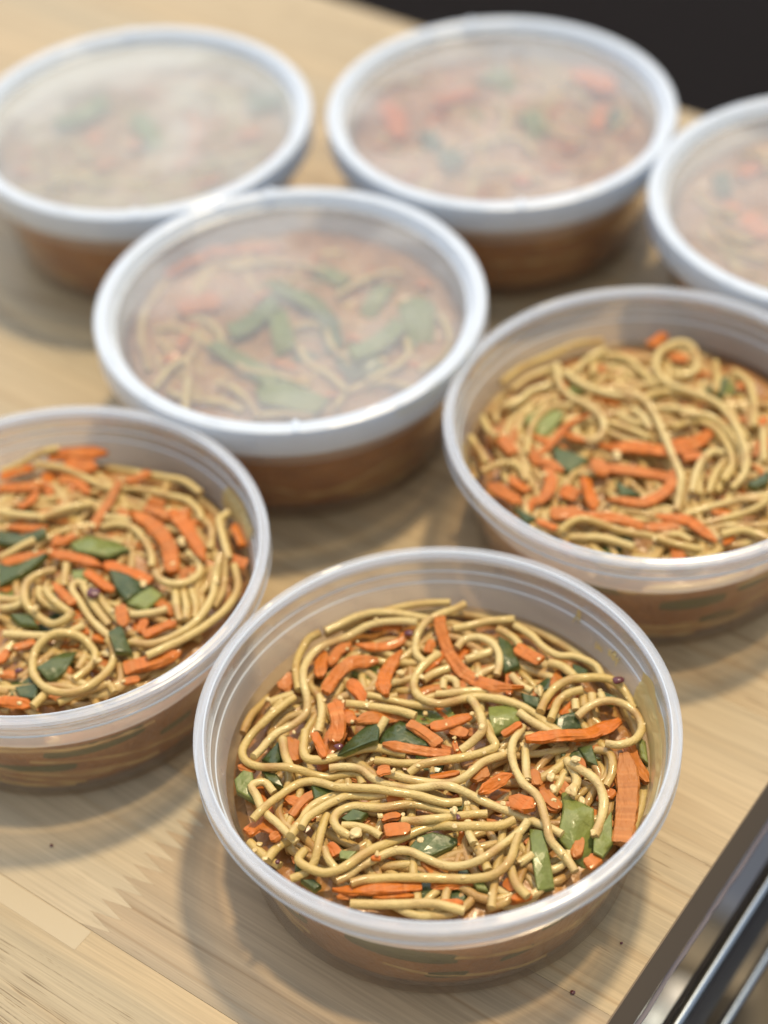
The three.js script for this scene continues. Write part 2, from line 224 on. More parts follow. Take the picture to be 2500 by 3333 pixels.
  ['noodle', 2.2, '', [10.4,29,-49.6], [7.7,29.4,-47.8], [5.1,30.2,-46.1], [2.1,30.5,-44.5], [-0.6,30.1,-42.7], [-2.5,29.3,-40.2], [-3.3,28.8,-37.1], [-3.3,28.6,-33.6], [-1.6,28.5,-31]],
  ['noodle', 2.2, '', [2.4,29,-32.9], [-0.1,29.5,-30.5], [-2.6,29.3,-28], [-4.4,28.9,-24.5], [-4.5,29.3,-21.4], [-3.5,30.1,-18.4], [-1.4,30.6,-16.2], [1.5,30.4,-15.2], [4.5,29.6,-16.2], [7.7,28.9,-17.5], [11.3,28.7,-18.1], [14.2,29,-17.2], [17.1,29.5,-16], [20,29.6,-14.5], [22.7,29.3,-13], [25.8,28.9,-10.3], [27.8,28.6,-7.9], [30.3,28.4,-5.6], [32.6,28.2,-3.2]],
  ['noodle', 2.2, '', [20.9,29.9,-11.4], [23.2,29.5,-9.2], [25.7,29.2,-7.2], [27.7,29.3,-5.3], [30.3,29.6,-3.3]],
  ['noodle', 2.2, '', [28.5,30.3,-7.9], [29.7,29.8,-11], [31.1,29.6,-14.1], [33.7,30,-16.1], [37.6,30.6,-16.7]],
  ['noodle', 2.2, '', [38.7,28.3,0.7], [41.5,29.7,2.7], [41.9,30.5,6.3], [41.3,30.1,9.7], [39.4,29.7,12.9]],
  ['noodle', 2.2, '', [9.2,30.4,-16.7], [10.4,30.5,-14], [11.1,31.5,-10.9], [11.4,32.6,-7.8], [11.3,32.5,-4.3], [8.6,31.3,-1.9], [5.6,30.4,-0.1]],
  ['noodle', 2.2, '', [-45.1,31.4,17.2], [-43.1,31.8,15], [-41.2,31.1,12.5], [-38.9,29.4,9.3], [-36.8,28.7,7], [-34.1,28.6,5.3], [-30.9,29.1,5.3], [-28,29.9,6.8], [-25.1,30.8,8.7], [-21.6,31.5,9.7], [-18.6,31.8,10.3], [-15.4,32,10.9], [-12.5,31.9,11.7], [-9.2,31.5,12.3], [-5.8,31.2,13], [-1.9,30.9,14.5], [1.3,30.5,15.3], [4.7,30.1,14.9]],
  ['noodle', 2.2, '', [-33,29.9,25.9], [-34.4,30.6,28.9], [-32.1,31.1,31.6], [-28.5,31.2,33.3], [-25.3,31.3,32.9], [-22.5,31.3,31.4], [-19.9,31.1,29.3], [-17.2,30.7,27.4], [-14.5,30,25.8], [-11.7,29.4,24.4], [-8.3,29,22.7], [-5.2,28.9,21.3], [-2.3,28.9,20.6], [0.6,29.8,21.3], [3.6,31.3,22.9], [7.5,31.9,23.5], [10.7,31.2,23.4], [13.6,30.6,22.8], [16.7,30.4,21.4]],
  ['noodle', 2.2, '', [-22.5,29.9,35.8], [-19.1,29.6,34.8], [-16,29.4,34.7], [-12.8,29.6,34.8], [-9,29.8,35.2], [-5.8,29.7,35.4], [-2.7,29.3,35.5], [0.4,29,35.7], [3.6,29.4,36.3], [6.5,30,36.7], [9.8,30.8,36.8], [13.1,31.5,35.2], [15,31.5,32.5], [16.1,31.3,29.3], [17.2,31.4,26.5]],
  ['noodle', 2.2, '', [-9.7,29.6,19], [-6.4,30.3,19.7], [-2.5,30.8,19.9], [0.9,30.4,19.5], [4,29.5,18.6], [7.6,28.7,17.8], [10.6,28.6,17.9]],
  ['carrot_shred', 2.2, '', [-14.6,29.6,18.3], [-9.8,29.6,17.5]],
  ['noodle', 2.2, '', [-2.5,31.3,-42.1], [-5.7,30.5,-43.5], [-8.7,29.9,-44.3], [-12.5,29.5,-44.5], [-15.9,29.1,-43.9], [-18.6,28.5,-42.7], [-21.5,28.4,-41], [-24.3,29.1,-39.3], [-27.5,29.9,-37.2], [-29.7,29.8,-35.4], [-31.4,29.8,-32.6], [-32.3,30.5,-29.7], [-32.5,31.3,-26.4], [-32.3,31.3,-23.2], [-31.6,30.2,-19.5], [-32,29.4,-16.1], [-33.9,29.5,-13.5], [-36.5,29.9,-11.2], [-39.1,29.9,-9.9], [-41.7,29.5,-7.4], [-43.4,29.9,-4.7], [-45.1,30.8,-2]],
  ['noodle', 2.2, '', [26.2,30.5,-10.5], [27.4,30,-13.6], [29.3,29.5,-16.9], [31.6,29.8,-19.1], [35.2,30.5,-20.3], [38.3,30.7,-20.3], [41.4,30.4,-20.5], [45.1,29.6,-20.1], [47.6,28.7,-18.1], [49.1,28.1,-14.6], [49.9,28,-11.4]],
  ['noodle', 2.2, '', [31.7,30.3,5.5], [34.2,30.2,7.9], [36.6,30.2,10.3], [38,30.5,13.5], [38.4,30.1,17.4], [37.7,29.7,20.7], [36.4,29.9,24.1], [34.9,30.2,27.3]],
  ['carrot_shred', 3.6, '', [-14,31.3,23], [-11.3,31.2,22.6], [-7.9,31.1,22.5]],
  ['noodle', 2.2, '', [35.2,29.9,-8.7], [38,30.5,-10.9], [41.6,30.6,-12.5], [45,30.2,-12.6], [47.9,29.6,-11.4], [50.1,29.1,-8.8], [50.7,29.1,-4.9], [49.5,30,-1.7], [47.6,31.2,0.9], [43.8,31.8,2.3], [40.8,31.7,1.5]],
  ['noodle', 2.2, '', [21.5,29.3,-7.2], [20.1,30.1,-4.3], [18.6,31,-1.4], [17.9,31.1,1.8], [18.1,30.8,5.7], [18.8,31.1,8.9], [19.9,31.4,11.9], [22.2,31,14.4], [23.3,30.8,17.2], [23.7,31.1,20.4], [24.1,31.2,23.6], [24.5,30.4,27.5], [26.3,29.4,30], [28.1,28.9,32.6], [29.5,28.7,35.8]],
  ['carrot_shred', 3, 's', [3.5,29.8,-7.7], [7.7,29.8,-5.3]],
  ['carrot_shred', 3, '', [-1.2,30.2,-8.1], [2.2,30.8,-8.2], [5.9,30.6,-9.5], [8.9,29.8,-11.2]],
  ['carrot_shred', 3.3, 's', [-6.5,30.8,-9.3], [-4,30.9,-7.1], [-1.7,30.6,-4.9], [0.5,30.2,-2.4]],
  ['carrot_shred', 3.2, '', [8.9,31.3,13.7], [11.6,31,11.8], [14.1,31.2,10.1], [17.4,32.1,9.4]],
  ['carrot_shred', 3.6, '', [22.5,30,-32.7], [25.4,29.9,-29.8], [28.2,30.4,-26.9]],
  ['carrot_shred', 1.5, '', [4.3,31,-2.7], [4.7,31,0.7]],
  ['carrot_shred', 3.1, '', [3.4,31.5,-43.3], [3.7,30.3,-40.1], [4.3,29.1,-36.9], [5.1,28.5,-33.8], [6.1,28.2,-30.9], [7.5,28.1,-28.1], [9.6,28.5,-24.9], [11.6,29.4,-22.5], [14.1,30,-20.9], [17,30.1,-19.8], [19.9,30.3,-19.1], [23,30.7,-18.5]],
  ['carrot_shred', 3.9, '', [21.6,31.5,-1.5], [24.8,31.3,-1.7], [28.1,31.3,-2], [31.3,31.1,-2.3], [34.5,30.2,-2.7], [37.5,28.9,-3.7], [40.1,28.2,-5.3], [43,28,-6.7], [45.8,28,-8.1]],
  ['carrot_shred', 2.5, '', [-13.3,31.1,-3.1], [-10.1,31,-2.3], [-6.3,30.6,-1.4], [-3.4,30.2,-0.8], [0.2,29.8,-0.1], [3.1,29.8,0.5]],
  ['carrot_shred', 2.1, '', [-2.3,29.5,6.7], [1.5,29.5,6.2], [4.9,29.6,5.9]],
  ['carrot_shred', 4.1, '', [16.1,31,15.5], [18.8,31.5,17.6], [21.6,32.1,19.9]],
  ['carrot_shred', 2.3, '', [16.2,29.9,-4.5], [18.7,30.6,-5.6], [21.1,31.1,-6.9]],
  ['carrot_shred', 1.5, '', [-17.5,30.7,29.8], [-15.3,30.7,30.1]],
  ['carrot_shred', 2, '', [-15.1,31.9,6.5], [-11.8,31.9,5.8]],
  ['garlic_bit', 3.1, '', [-20.8,31.7,23.5]],
  ['garlic_bit', 1.5, '', [6.1,31.1,16.3]],
  ['garlic_bit', 1.9, '', [2.8,31.6,18.4]],
  ['garlic_bit', 3.2, '', [33.1,31.9,6.2]],
  ['garlic_bit', 3, '', [27,28.2,8.1]],
  ['garlic_bit', 2.7, '', [27,28.5,11.8]],
  ['garlic_bit', 3.6, '', [31.3,30.2,13.7]],
  ['garlic_bit', 2.7, '', [33.3,28.7,16.2]],
  ['garlic_bit', 1.3, '', [-21.1,29.6,-36]],
  ['garlic_bit', 1.4, '', [-35.1,30.4,-9.1]],
  ['garlic_bit', 1.4, '', [11.4,30.8,-23.1]],
  ['garlic_bit', 2, '', [-2.6,28.9,12.4]],
  ['garlic_bit', 1.5, '', [14.4,32,17.7]],
  ['garlic_bit', 1.4, '', [11.2,32.6,2.8]],
  ['garlic_bit', 2.5, '', [-5.7,29.2,24.6]],
  ['garlic_bit', 2, '', [-2.2,28.7,-13.5]],
  ['garlic_bit', 2.7, '', [-7.7,28.4,-27.7]],
  ['garlic_bit', 3.2, '', [26.9,28.9,-18.4]],
  ['garlic_bit', 1.3, '', [-16,31.8,29.5]],
  ['garlic_bit', 1.2, '', [2.5,32.6,23.7]],
  ['garlic_bit', 1.2, '', [26.8,30.7,31.9]],
  ['garlic_bit', 1.1, '', [-25.9,32.2,9.4]],
  ['chilli_flake', 2.1, '', [46.6,30.8,-18.5]],
  ['chilli_flake', 1.7, '', [-24.1,32.3,-2.2]],
  ['chilli_flake', 1.3, '', [-39.4,29.6,28.5]],
  ['chilli_flake', 2, '', [-4.8,29.5,-39.9]],
  ['chilli_flake', 1.2, '', [3.5,31.3,20.3]],
];
// pieces laid in bowl L: millimetres from the middle of its foot
const piecesL = [
  ['carrot_shred', 3.9, '', [-19.6,29.7,-39.2], [-16,29.8,-38.9], [-12.3,29.9,-38.8], [-9.3,30,-39], [-5.7,30.1,-39.2]],
  ['carrot_shred', 5.1, '', [-6.5,30.3,-51], [-2.8,30.4,-51.2], [0.3,30.5,-51.4], [3.9,30.6,-51.2], [7,30.6,-50.8], [10.6,30.6,-50.3]],
  ['carrot_shred', 3.9, '', [-1.5,30.5,-47.2], [1.7,30.5,-46.3], [5.2,30.5,-45.1], [8,30.5,-43.9]],
  ['carrot_shred', 2.2, '', [23.1,30.2,-30], [25.6,30.3,-29], [28.1,30.3,-27.9]],
  ['carrot_shred', 2.8, '', [-20.4,28.8,-45], [-17.3,28.9,-45.9], [-13.6,29.1,-46.9], [-10.5,29.2,-47.8]],
  ['carrot_shred', 2.7, '', [-13.1,30.3,-30.2], [-10.1,30.4,-32.9], [-8.1,30.8,-36.3]],
  ['carrot_shred', 3.2, '', [47.6,29.4,-18.8], [48.7,29.4,-15.8], [49.4,29.4,-13.5], [50.2,29.4,-10.2]],
  ['carrot_shred', 3.2, '', [46.9,29.7,-5.2], [51.2,29.7,-2.8]],
  ['carrot_shred', 2.6, '', [5.6,30,15.2], [7.7,29.9,17], [9.9,29.8,18.9]],
  ['carrot_shred', 2.5, '', [11,30.2,19.8], [15.3,30.2,22.2]],
  ['carrot_shred', 2, '', [19.6,29.8,36.3], [24,29.8,35.4]],
  ['pepper_piece', 0, '', [-11.2,30.4,11.4], [-6,30.3,11.8], [-3.9,30.2,15.6], [-8.3,30.2,14.4]],
  ['pepper_piece', 0, '', [4.5,31.3,-2], [8.2,31.2,-2.1], [8.9,31.2,0.9], [4.9,31.3,0.2]],
  ['carrot_shred', 2.4, '', [-15.5,30.6,-22.3], [-13.1,30.6,-22], [-10.1,30.4,-21.7], [-6.9,30.2,-21.7], [-4.2,30.1,-21.9]],
  ['pepper_piece', 0, '', [19.7,30.3,9.1], [25.6,29.7,4.2], [28.3,29.7,6.5], [24.5,30.2,12.4]],
  ['pepper_piece', 0, '', [-17.4,30.8,-19.7], [-10.8,30.5,-17.9], [-5.1,30.2,-19.9], [-4.4,30.2,-18], [-9,30.3,-15.6], [-16.9,30.7,-14.5]],
  ['pepper_piece', 0, '', [-16.2,30,-6.6], [-8.4,30.5,-9.7], [-3.3,30.9,-10], [-7.5,30.5,-5.2], [-15.6,29.9,-0.4]],
  ['pepper_piece', 0, '', [-2.5,29.6,29.7], [3.6,29.3,24.7], [6.9,29.2,24.5], [4.4,29.5,30.9], [1,29.7,34.4]],
  ['pepper_piece', 0, '', [-7.4,29.7,36], [-1.9,29.8,35.5], [-2.5,29.9,40.1], [-6.1,29.8,38.9]],
  ['pepper_piece', 0, '', [3,30.3,-13.7], [7,30,-16.7], [15.3,30.2,-13.5], [18.8,30.4,-10.5], [13.5,30.8,-7.9], [4.8,30.6,-11.1]],
  ['noodle', 2.2, '', [-20.2,28.8,-47.4], [-16.7,29.1,-48.7], [-13.7,29.9,-49.6], [-10.1,31.4,-50.5], [-7,32.3,-51], [-3.5,32.6,-51.4]],
  ['noodle', 2.2, '', [-9.9,30.7,-47.5], [-7,30.8,-46.5], [-3.5,31,-45.3], [-0.8,31,-44.1], [1.9,30.7,-42.5], [4.4,30.5,-40.9], [7.5,30.3,-38.7], [10.1,30.2,-36.8], [12.8,30.1,-35.7], [16.4,30,-35.6], [19.5,30,-35.3], [22.4,30.1,-34.3], [25.3,30.3,-33], [28.6,30.4,-31.4], [31.7,30.5,-30.1], [34.1,30.6,-28.6], [36.3,30.6,-26.3], [38,30.6,-23.2], [38.7,30.6,-20.1]],
  ['noodle', 2.2, '', [-18.3,30.9,-28.5], [-15.3,30.8,-27.6], [-11.7,30.7,-26.7], [-8.7,30.5,-26.2], [-4.9,30.2,-26.1], [-1.9,30,-26.4], [1.6,29.7,-27.8], [4.4,29.6,-29.3]],
  ['noodle', 2.2, '', [19.1,29.7,-42.2], [22.2,29.6,-41.3], [25.3,29.5,-40.5], [28.2,29.5,-39.6], [31.7,29.5,-38.4], [34.1,29.7,-36.6], [36.1,29.9,-34.1], [38.1,30.1,-31.5]],
  ['noodle', 2.2, '', [-14.9,30.5,4.7], [-11.1,30.7,5.6], [-8.1,30.8,5.3]],
  ['noodle', 2.2, '', [-14.5,30.7,8.5], [-10.4,31.2,8.4], [-6.9,31.9,6.5]],
  ['noodle', 2.2, '', [-16.5,30.6,-10.5], [-13.1,30.8,-12.7], [-10.3,31.2,-14.3], [-7.1,31.6,-15.7]],
  ['noodle', 2.2, '', [20.5,30.4,13.5], [23.7,30.4,13.5], [27.4,30.4,13.1], [30.2,30.4,12.3]],
  ['noodle', 2.2, '', [8.1,29.7,-24.1], [11.6,29.9,-24.1], [14.6,30.1,-23.9], [18,30.2,-22.8]],
  ['noodle', 2.2, '', [-6.7,31.9,-23.8], [-3.9,31.9,-25.1], [-1.1,31.9,-26.4], [2.3,31.7,-27.8], [5.1,31.3,-28.6], [7.9,30.5,-29.5]],
  ['noodle', 2.2, '', [46.6,31.3,-3.7], [45.8,30.8,-7.4], [45.2,30.3,-10.5], [44.6,30,-13.5], [43.8,30,-17.5], [43.5,30,-20.6], [45.9,30,-23.1]],
  ['noodle', 2.2, '', [39.5,31.8,-18.9], [41.4,31,-16.3], [41.5,30.2,-12.6], [41,29.9,-9.4]],
  ['noodle', 2.2, '', [31.9,29.8,4.1], [32.3,30,7.4], [32.6,30.2,10.6], [33.3,30.5,14.3], [34,30.6,17.2]],
  ['noodle', 2.2, '', [34,29.7,4.2], [34.7,29.9,7.9], [35.3,30.6,11.4], [35.5,31.4,14.5], [35.6,32.1,18.1]],
  ['noodle', 2.2, '', [36.4,29.7,5.2], [37,29.8,7.8], [37.8,30.1,10.9], [37.9,30.3,14.1], [37.6,30.3,16.3]],
  ['noodle', 2.2, '', [2.8,31,10.7], [-0.3,31,9.4], [-2.8,31.1,7.3], [-4.2,31.1,5.1], [-4.4,31.2,2.1]],
  ['noodle', 2.2, '', [5.4,32,13.4], [2.9,32.6,11.4], [0.6,32.8,9.1], [-0.9,32.7,7], [-2.5,32.5,4.1]],
  ['pepper_piece', 0, '', [14.4,30.9,-2.3], [20.3,30.3,-0.1], [25.6,29.7,3.6], [19.1,30.4,7.9], [16.3,30.7,3.4]],
  ['noodle', 2.2, '', [2.3,31.6,2.7], [2.3,31.6,-1.5], [2.3,31.5,-5.6]],
  ['noodle', 2.2, '', [10.5,30,-20.5], [13.6,30.1,-21.4], [16.5,30.3,-21], [19.3,30.4,-19.4], [21.3,30.5,-16.9], [23.3,30.4,-13.3], [24.6,30.4,-10.2], [25.3,30.2,-7.1], [25.3,30.1,-3.9]],
  ['carrot_shred', 2.8, '', [-12.6,30.6,27.7], [-10.5,30.6,23.2]],
  ['carrot_shred', 2.3, '', [-9.3,31.4,23.5], [-6.7,30.9,22.2], [-4.1,30.4,20.9]],
  ['carrot_shred', 2.3, '', [-12.3,30.2,31.3], [-7.7,30.2,32]],
  ['carrot_shred', 3, '', [-11.5,29.8,39.5], [-8.6,29.9,40.3], [-6.2,30,41], [-3,30,42.1]],
  ['carrot_shred', 4, '', [19.9,30.3,32.1], [23,30.4,31.5], [26.1,30.5,30.8], [28.6,30.6,30.2], [31.6,30.6,29.2], [34.6,30.7,28.1]],
  ['carrot_shred', 2.8, '', [0.9,30.1,-40.7], [3,30.1,-38.6], [4.6,30,-36.7], [6.4,29.9,-34.3]],
  ['noodle', 2.2, '', [-2.5,31.1,43.3], [0.6,31.1,39]],
  ['noodle', 2.2, '', [3.7,30.5,42], [6.6,30.4,40.6], [9.9,30.3,39], [12.9,30.2,37.8], [16.2,30.1,36.9], [17.9,30,39.7]],
  ['noodle', 2.2, '', [6.1,33.5,13.7], [3.6,32.6,15.8], [0.3,31.2,15.7], [-2.7,31.2,13.7], [-5.1,32,11.7], [-7,32.9,9.4], [-7.8,33.2,5.6], [-7.9,32.4,2.2], [-6.9,31.6,-1], [-3.8,31.3,-3.3], [-0.4,31.4,-3.8]],
  ['noodle', 2.2, '', [8.6,31.3,16.9], [5.7,31,18.3], [2.5,30.5,19.4], [-0.5,30.6,19.4], [-3.2,30.8,19.2], [-6.4,30.9,18.8], [-9.5,30.8,18.2], [-12.5,30.7,17.6]],
  ['noodle', 2.2, '', [8.6,31.6,2.6], [5.2,31.6,1.5], [4.5,31.5,3.9], [5.8,31.4,6.4], [7.3,31.2,9.1], [8.7,30.9,11.8], [10.3,30.8,14.6], [12.2,31,17.2], [14,31.4,19.7], [16.1,31.6,22], [18.2,31.5,23.9]],
  ['noodle', 2.2, '', [7.6,32.8,3.8], [9,32,6.5], [10.4,31.3,9.2], [11.7,30.9,11.4], [13.5,30.6,14.1], [15.2,30.5,16.8]],
  ['noodle', 2.2, '', [10.2,31.3,4.2], [12.2,31.1,7.5], [13.9,30.9,10.3], [15.8,30.7,12.9], [18,30.5,16]],
  ['noodle', 2.2, '', [45.3,32.3,-3.7], [45.3,31.1,-0.5], [45.2,30,2.7], [44.7,29.6,6.3], [43.7,29.7,9.2], [42.5,29.8,12.1]],
  ['noodle', 2.2, '', [44.5,33.9,-3.5], [43.8,33.2,-0.4], [43.2,32,2.7], [42.8,31.4,5.8], [42.5,31.5,8.9], [41.6,31.6,11.9], [40.4,31.6,14.8], [38.4,31.4,17.9], [36,31.1,20.1], [33.3,30.9,21.9], [30.3,30.8,23.5], [27.3,30.8,24.5], [24.2,30.7,24.2], [21.1,30.6,23.3]],
  ['noodle', 2.2, '', [47.8,30.5,-2.3], [48.4,30.1,1], [48.9,29.8,4.2], [48.5,29.7,7.2], [47.1,29.7,10.7], [45.5,29.9,13.5], [43.5,30.1,16], [41.3,30.4,18.4], [39,30.6,20.6], [36.6,30.9,22.6], [33.8,31.5,25], [31.4,32.1,26.8], [28.8,32.4,28.5], [25.9,32.4,30]],
  ['carrot_shred', 2.8, '', [16.3,31.6,-36.4], [20.1,31.4,-37.9], [23.4,31.3,-40]],
  ['carrot_shred', 2.5, 's', [15.1,32.4,-36.1], [13.8,31.4,-33.2], [12.5,30.5,-30.3], [11.5,30.6,-27.9], [10.3,31,-25], [9.1,30.9,-22.1], [8,30.3,-19.2]],
  ['carrot_shred', 3, '', [-2.2,30.3,-14.4], [1.1,30.2,-16.2], [3.9,30,-18.1]],
  ['carrot_shred', 3.3, '', [12.5,31,-5], [15.3,30.9,-3.9], [18.2,30.8,-2.6], [20.3,30.6,-1.5], [22.9,30.3,0.1], [25.5,30.1,1.7]],
  ['carrot_shred', 2.8, '', [-15.3,31.4,-7.9], [-12.3,31.4,-8.6], [-9.2,31.4,-9.3], [-6.9,31.4,-10], [-3.9,31.4,-10.9]],
  ['carrot_shred', 2.9, '', [7.9,32.3,-1.5], [10.7,31.9,0.7], [13,31.4,2.7], [15.7,31,5.2]],
  ['carrot_shred', 2.6, '', [-0.5,32.6,2], [1.4,32.3,4.4], [3.7,31.9,7.4], [5.6,32,9.9]],
  ['carrot_shred', 2.6, '', [23.3,30.5,20.4], [25,30.5,15.7]],
  ['carrot_shred', 2.8, '', [24.5,31.3,22], [27.4,31.1,20.3], [29.8,31.3,19.2], [32.9,31.7,18.1]],
  ['noodle', 2.2, '', [26.7,31.4,-0.9], [28,31.5,2.1], [30.8,31.6,4.1], [34,31.3,4.1], [36.6,30.5,2.4], [38.3,29.8,-0.5], [38.5,29.5,-3.6], [37.4,29.6,-6.6], [34.9,29.7,-8.7]],
  ['carrot_shred', 4.2, '', [19,31.9,-23.7], [21.5,31.4,-21.9], [24.6,30.9,-19.8], [26.5,30.7,-17.5], [28.3,30.6,-14.3], [29.5,30.4,-11.5], [30.3,30.2,-8.5], [30.8,29.9,-4.8], [31.1,29.7,-1.7]],
  ['carrot_shred', 3.9, '', [30.2,30.8,-24.5], [31.7,30.8,-22], [33.5,30.7,-19.1], [35.1,30.7,-16.1], [36.4,30.8,-13], [37.5,31.2,-10], [38.9,31.4,-6.4], [40,31.5,-3.4]],
  ['carrot_shred', 3.1, '', [-2,32.1,-9.8], [0.9,31.6,-9.1], [3.9,31.3,-8.2], [7.2,31.5,-6.6], [9.9,32,-4.8], [12.5,32.4,-3]],
  ['carrot_shred', 3, '', [17.9,32.1,11.6], [18.7,32.1,15.5], [19.5,32,19.3]],
  ['noodle', 2.2, '', [7,29.9,34.2], [9.3,29.9,32], [11.6,29.8,29.1], [12,29.8,25.8], [10.4,30.1,23], [8,31.1,20.8], [4.2,32.2,20], [0.8,32.2,20.2], [-1.9,31.5,21.9], [-3.8,30.5,24.7], [-4.1,30.1,28.5], [-3.5,30.5,31.8], [-2.1,31.3,34.7], [-0.1,32.4,37.9], [2.5,32.7,39.9], [5.4,32.5,40.6], [8.7,32.3,40.2], [12.1,32.1,38.2], [14.2,31.6,35.7], [15.7,30.8,32.9], [16.8,30.5,29.8], [16.9,31.4,26.2], [15.3,32.5,23.3]],
  ['pepper_piece', 0, '', [16.2,33.5,22.6], [18.6,32.6,19.3], [21.6,31.7,27.9], [18.1,32.9,28.1]],
  ['garlic_bit', 3.2, '', [33.2,30,-12.8]],
  ['garlic_bit', 2.4, '', [23.6,31.4,3.5]],
  ['garlic_bit', 1.9, '', [16.1,32.3,13.4]],
  ['garlic_bit', 3, '', [14.7,29.5,25.9]],
  ['garlic_bit', 2.8, '', [13.1,31.3,29.7]],
  ['garlic_bit', 1.9, '', [8.3,31.8,-19.7]],
  ['garlic_bit', 2.1, '', [-4.3,33.6,12.3]],
  ['chilli_flake', 2.7, '', [10.8,33,7.3]],
  ['chilli_flake', 1.8, '', [-7,31.4,31.4]],
];
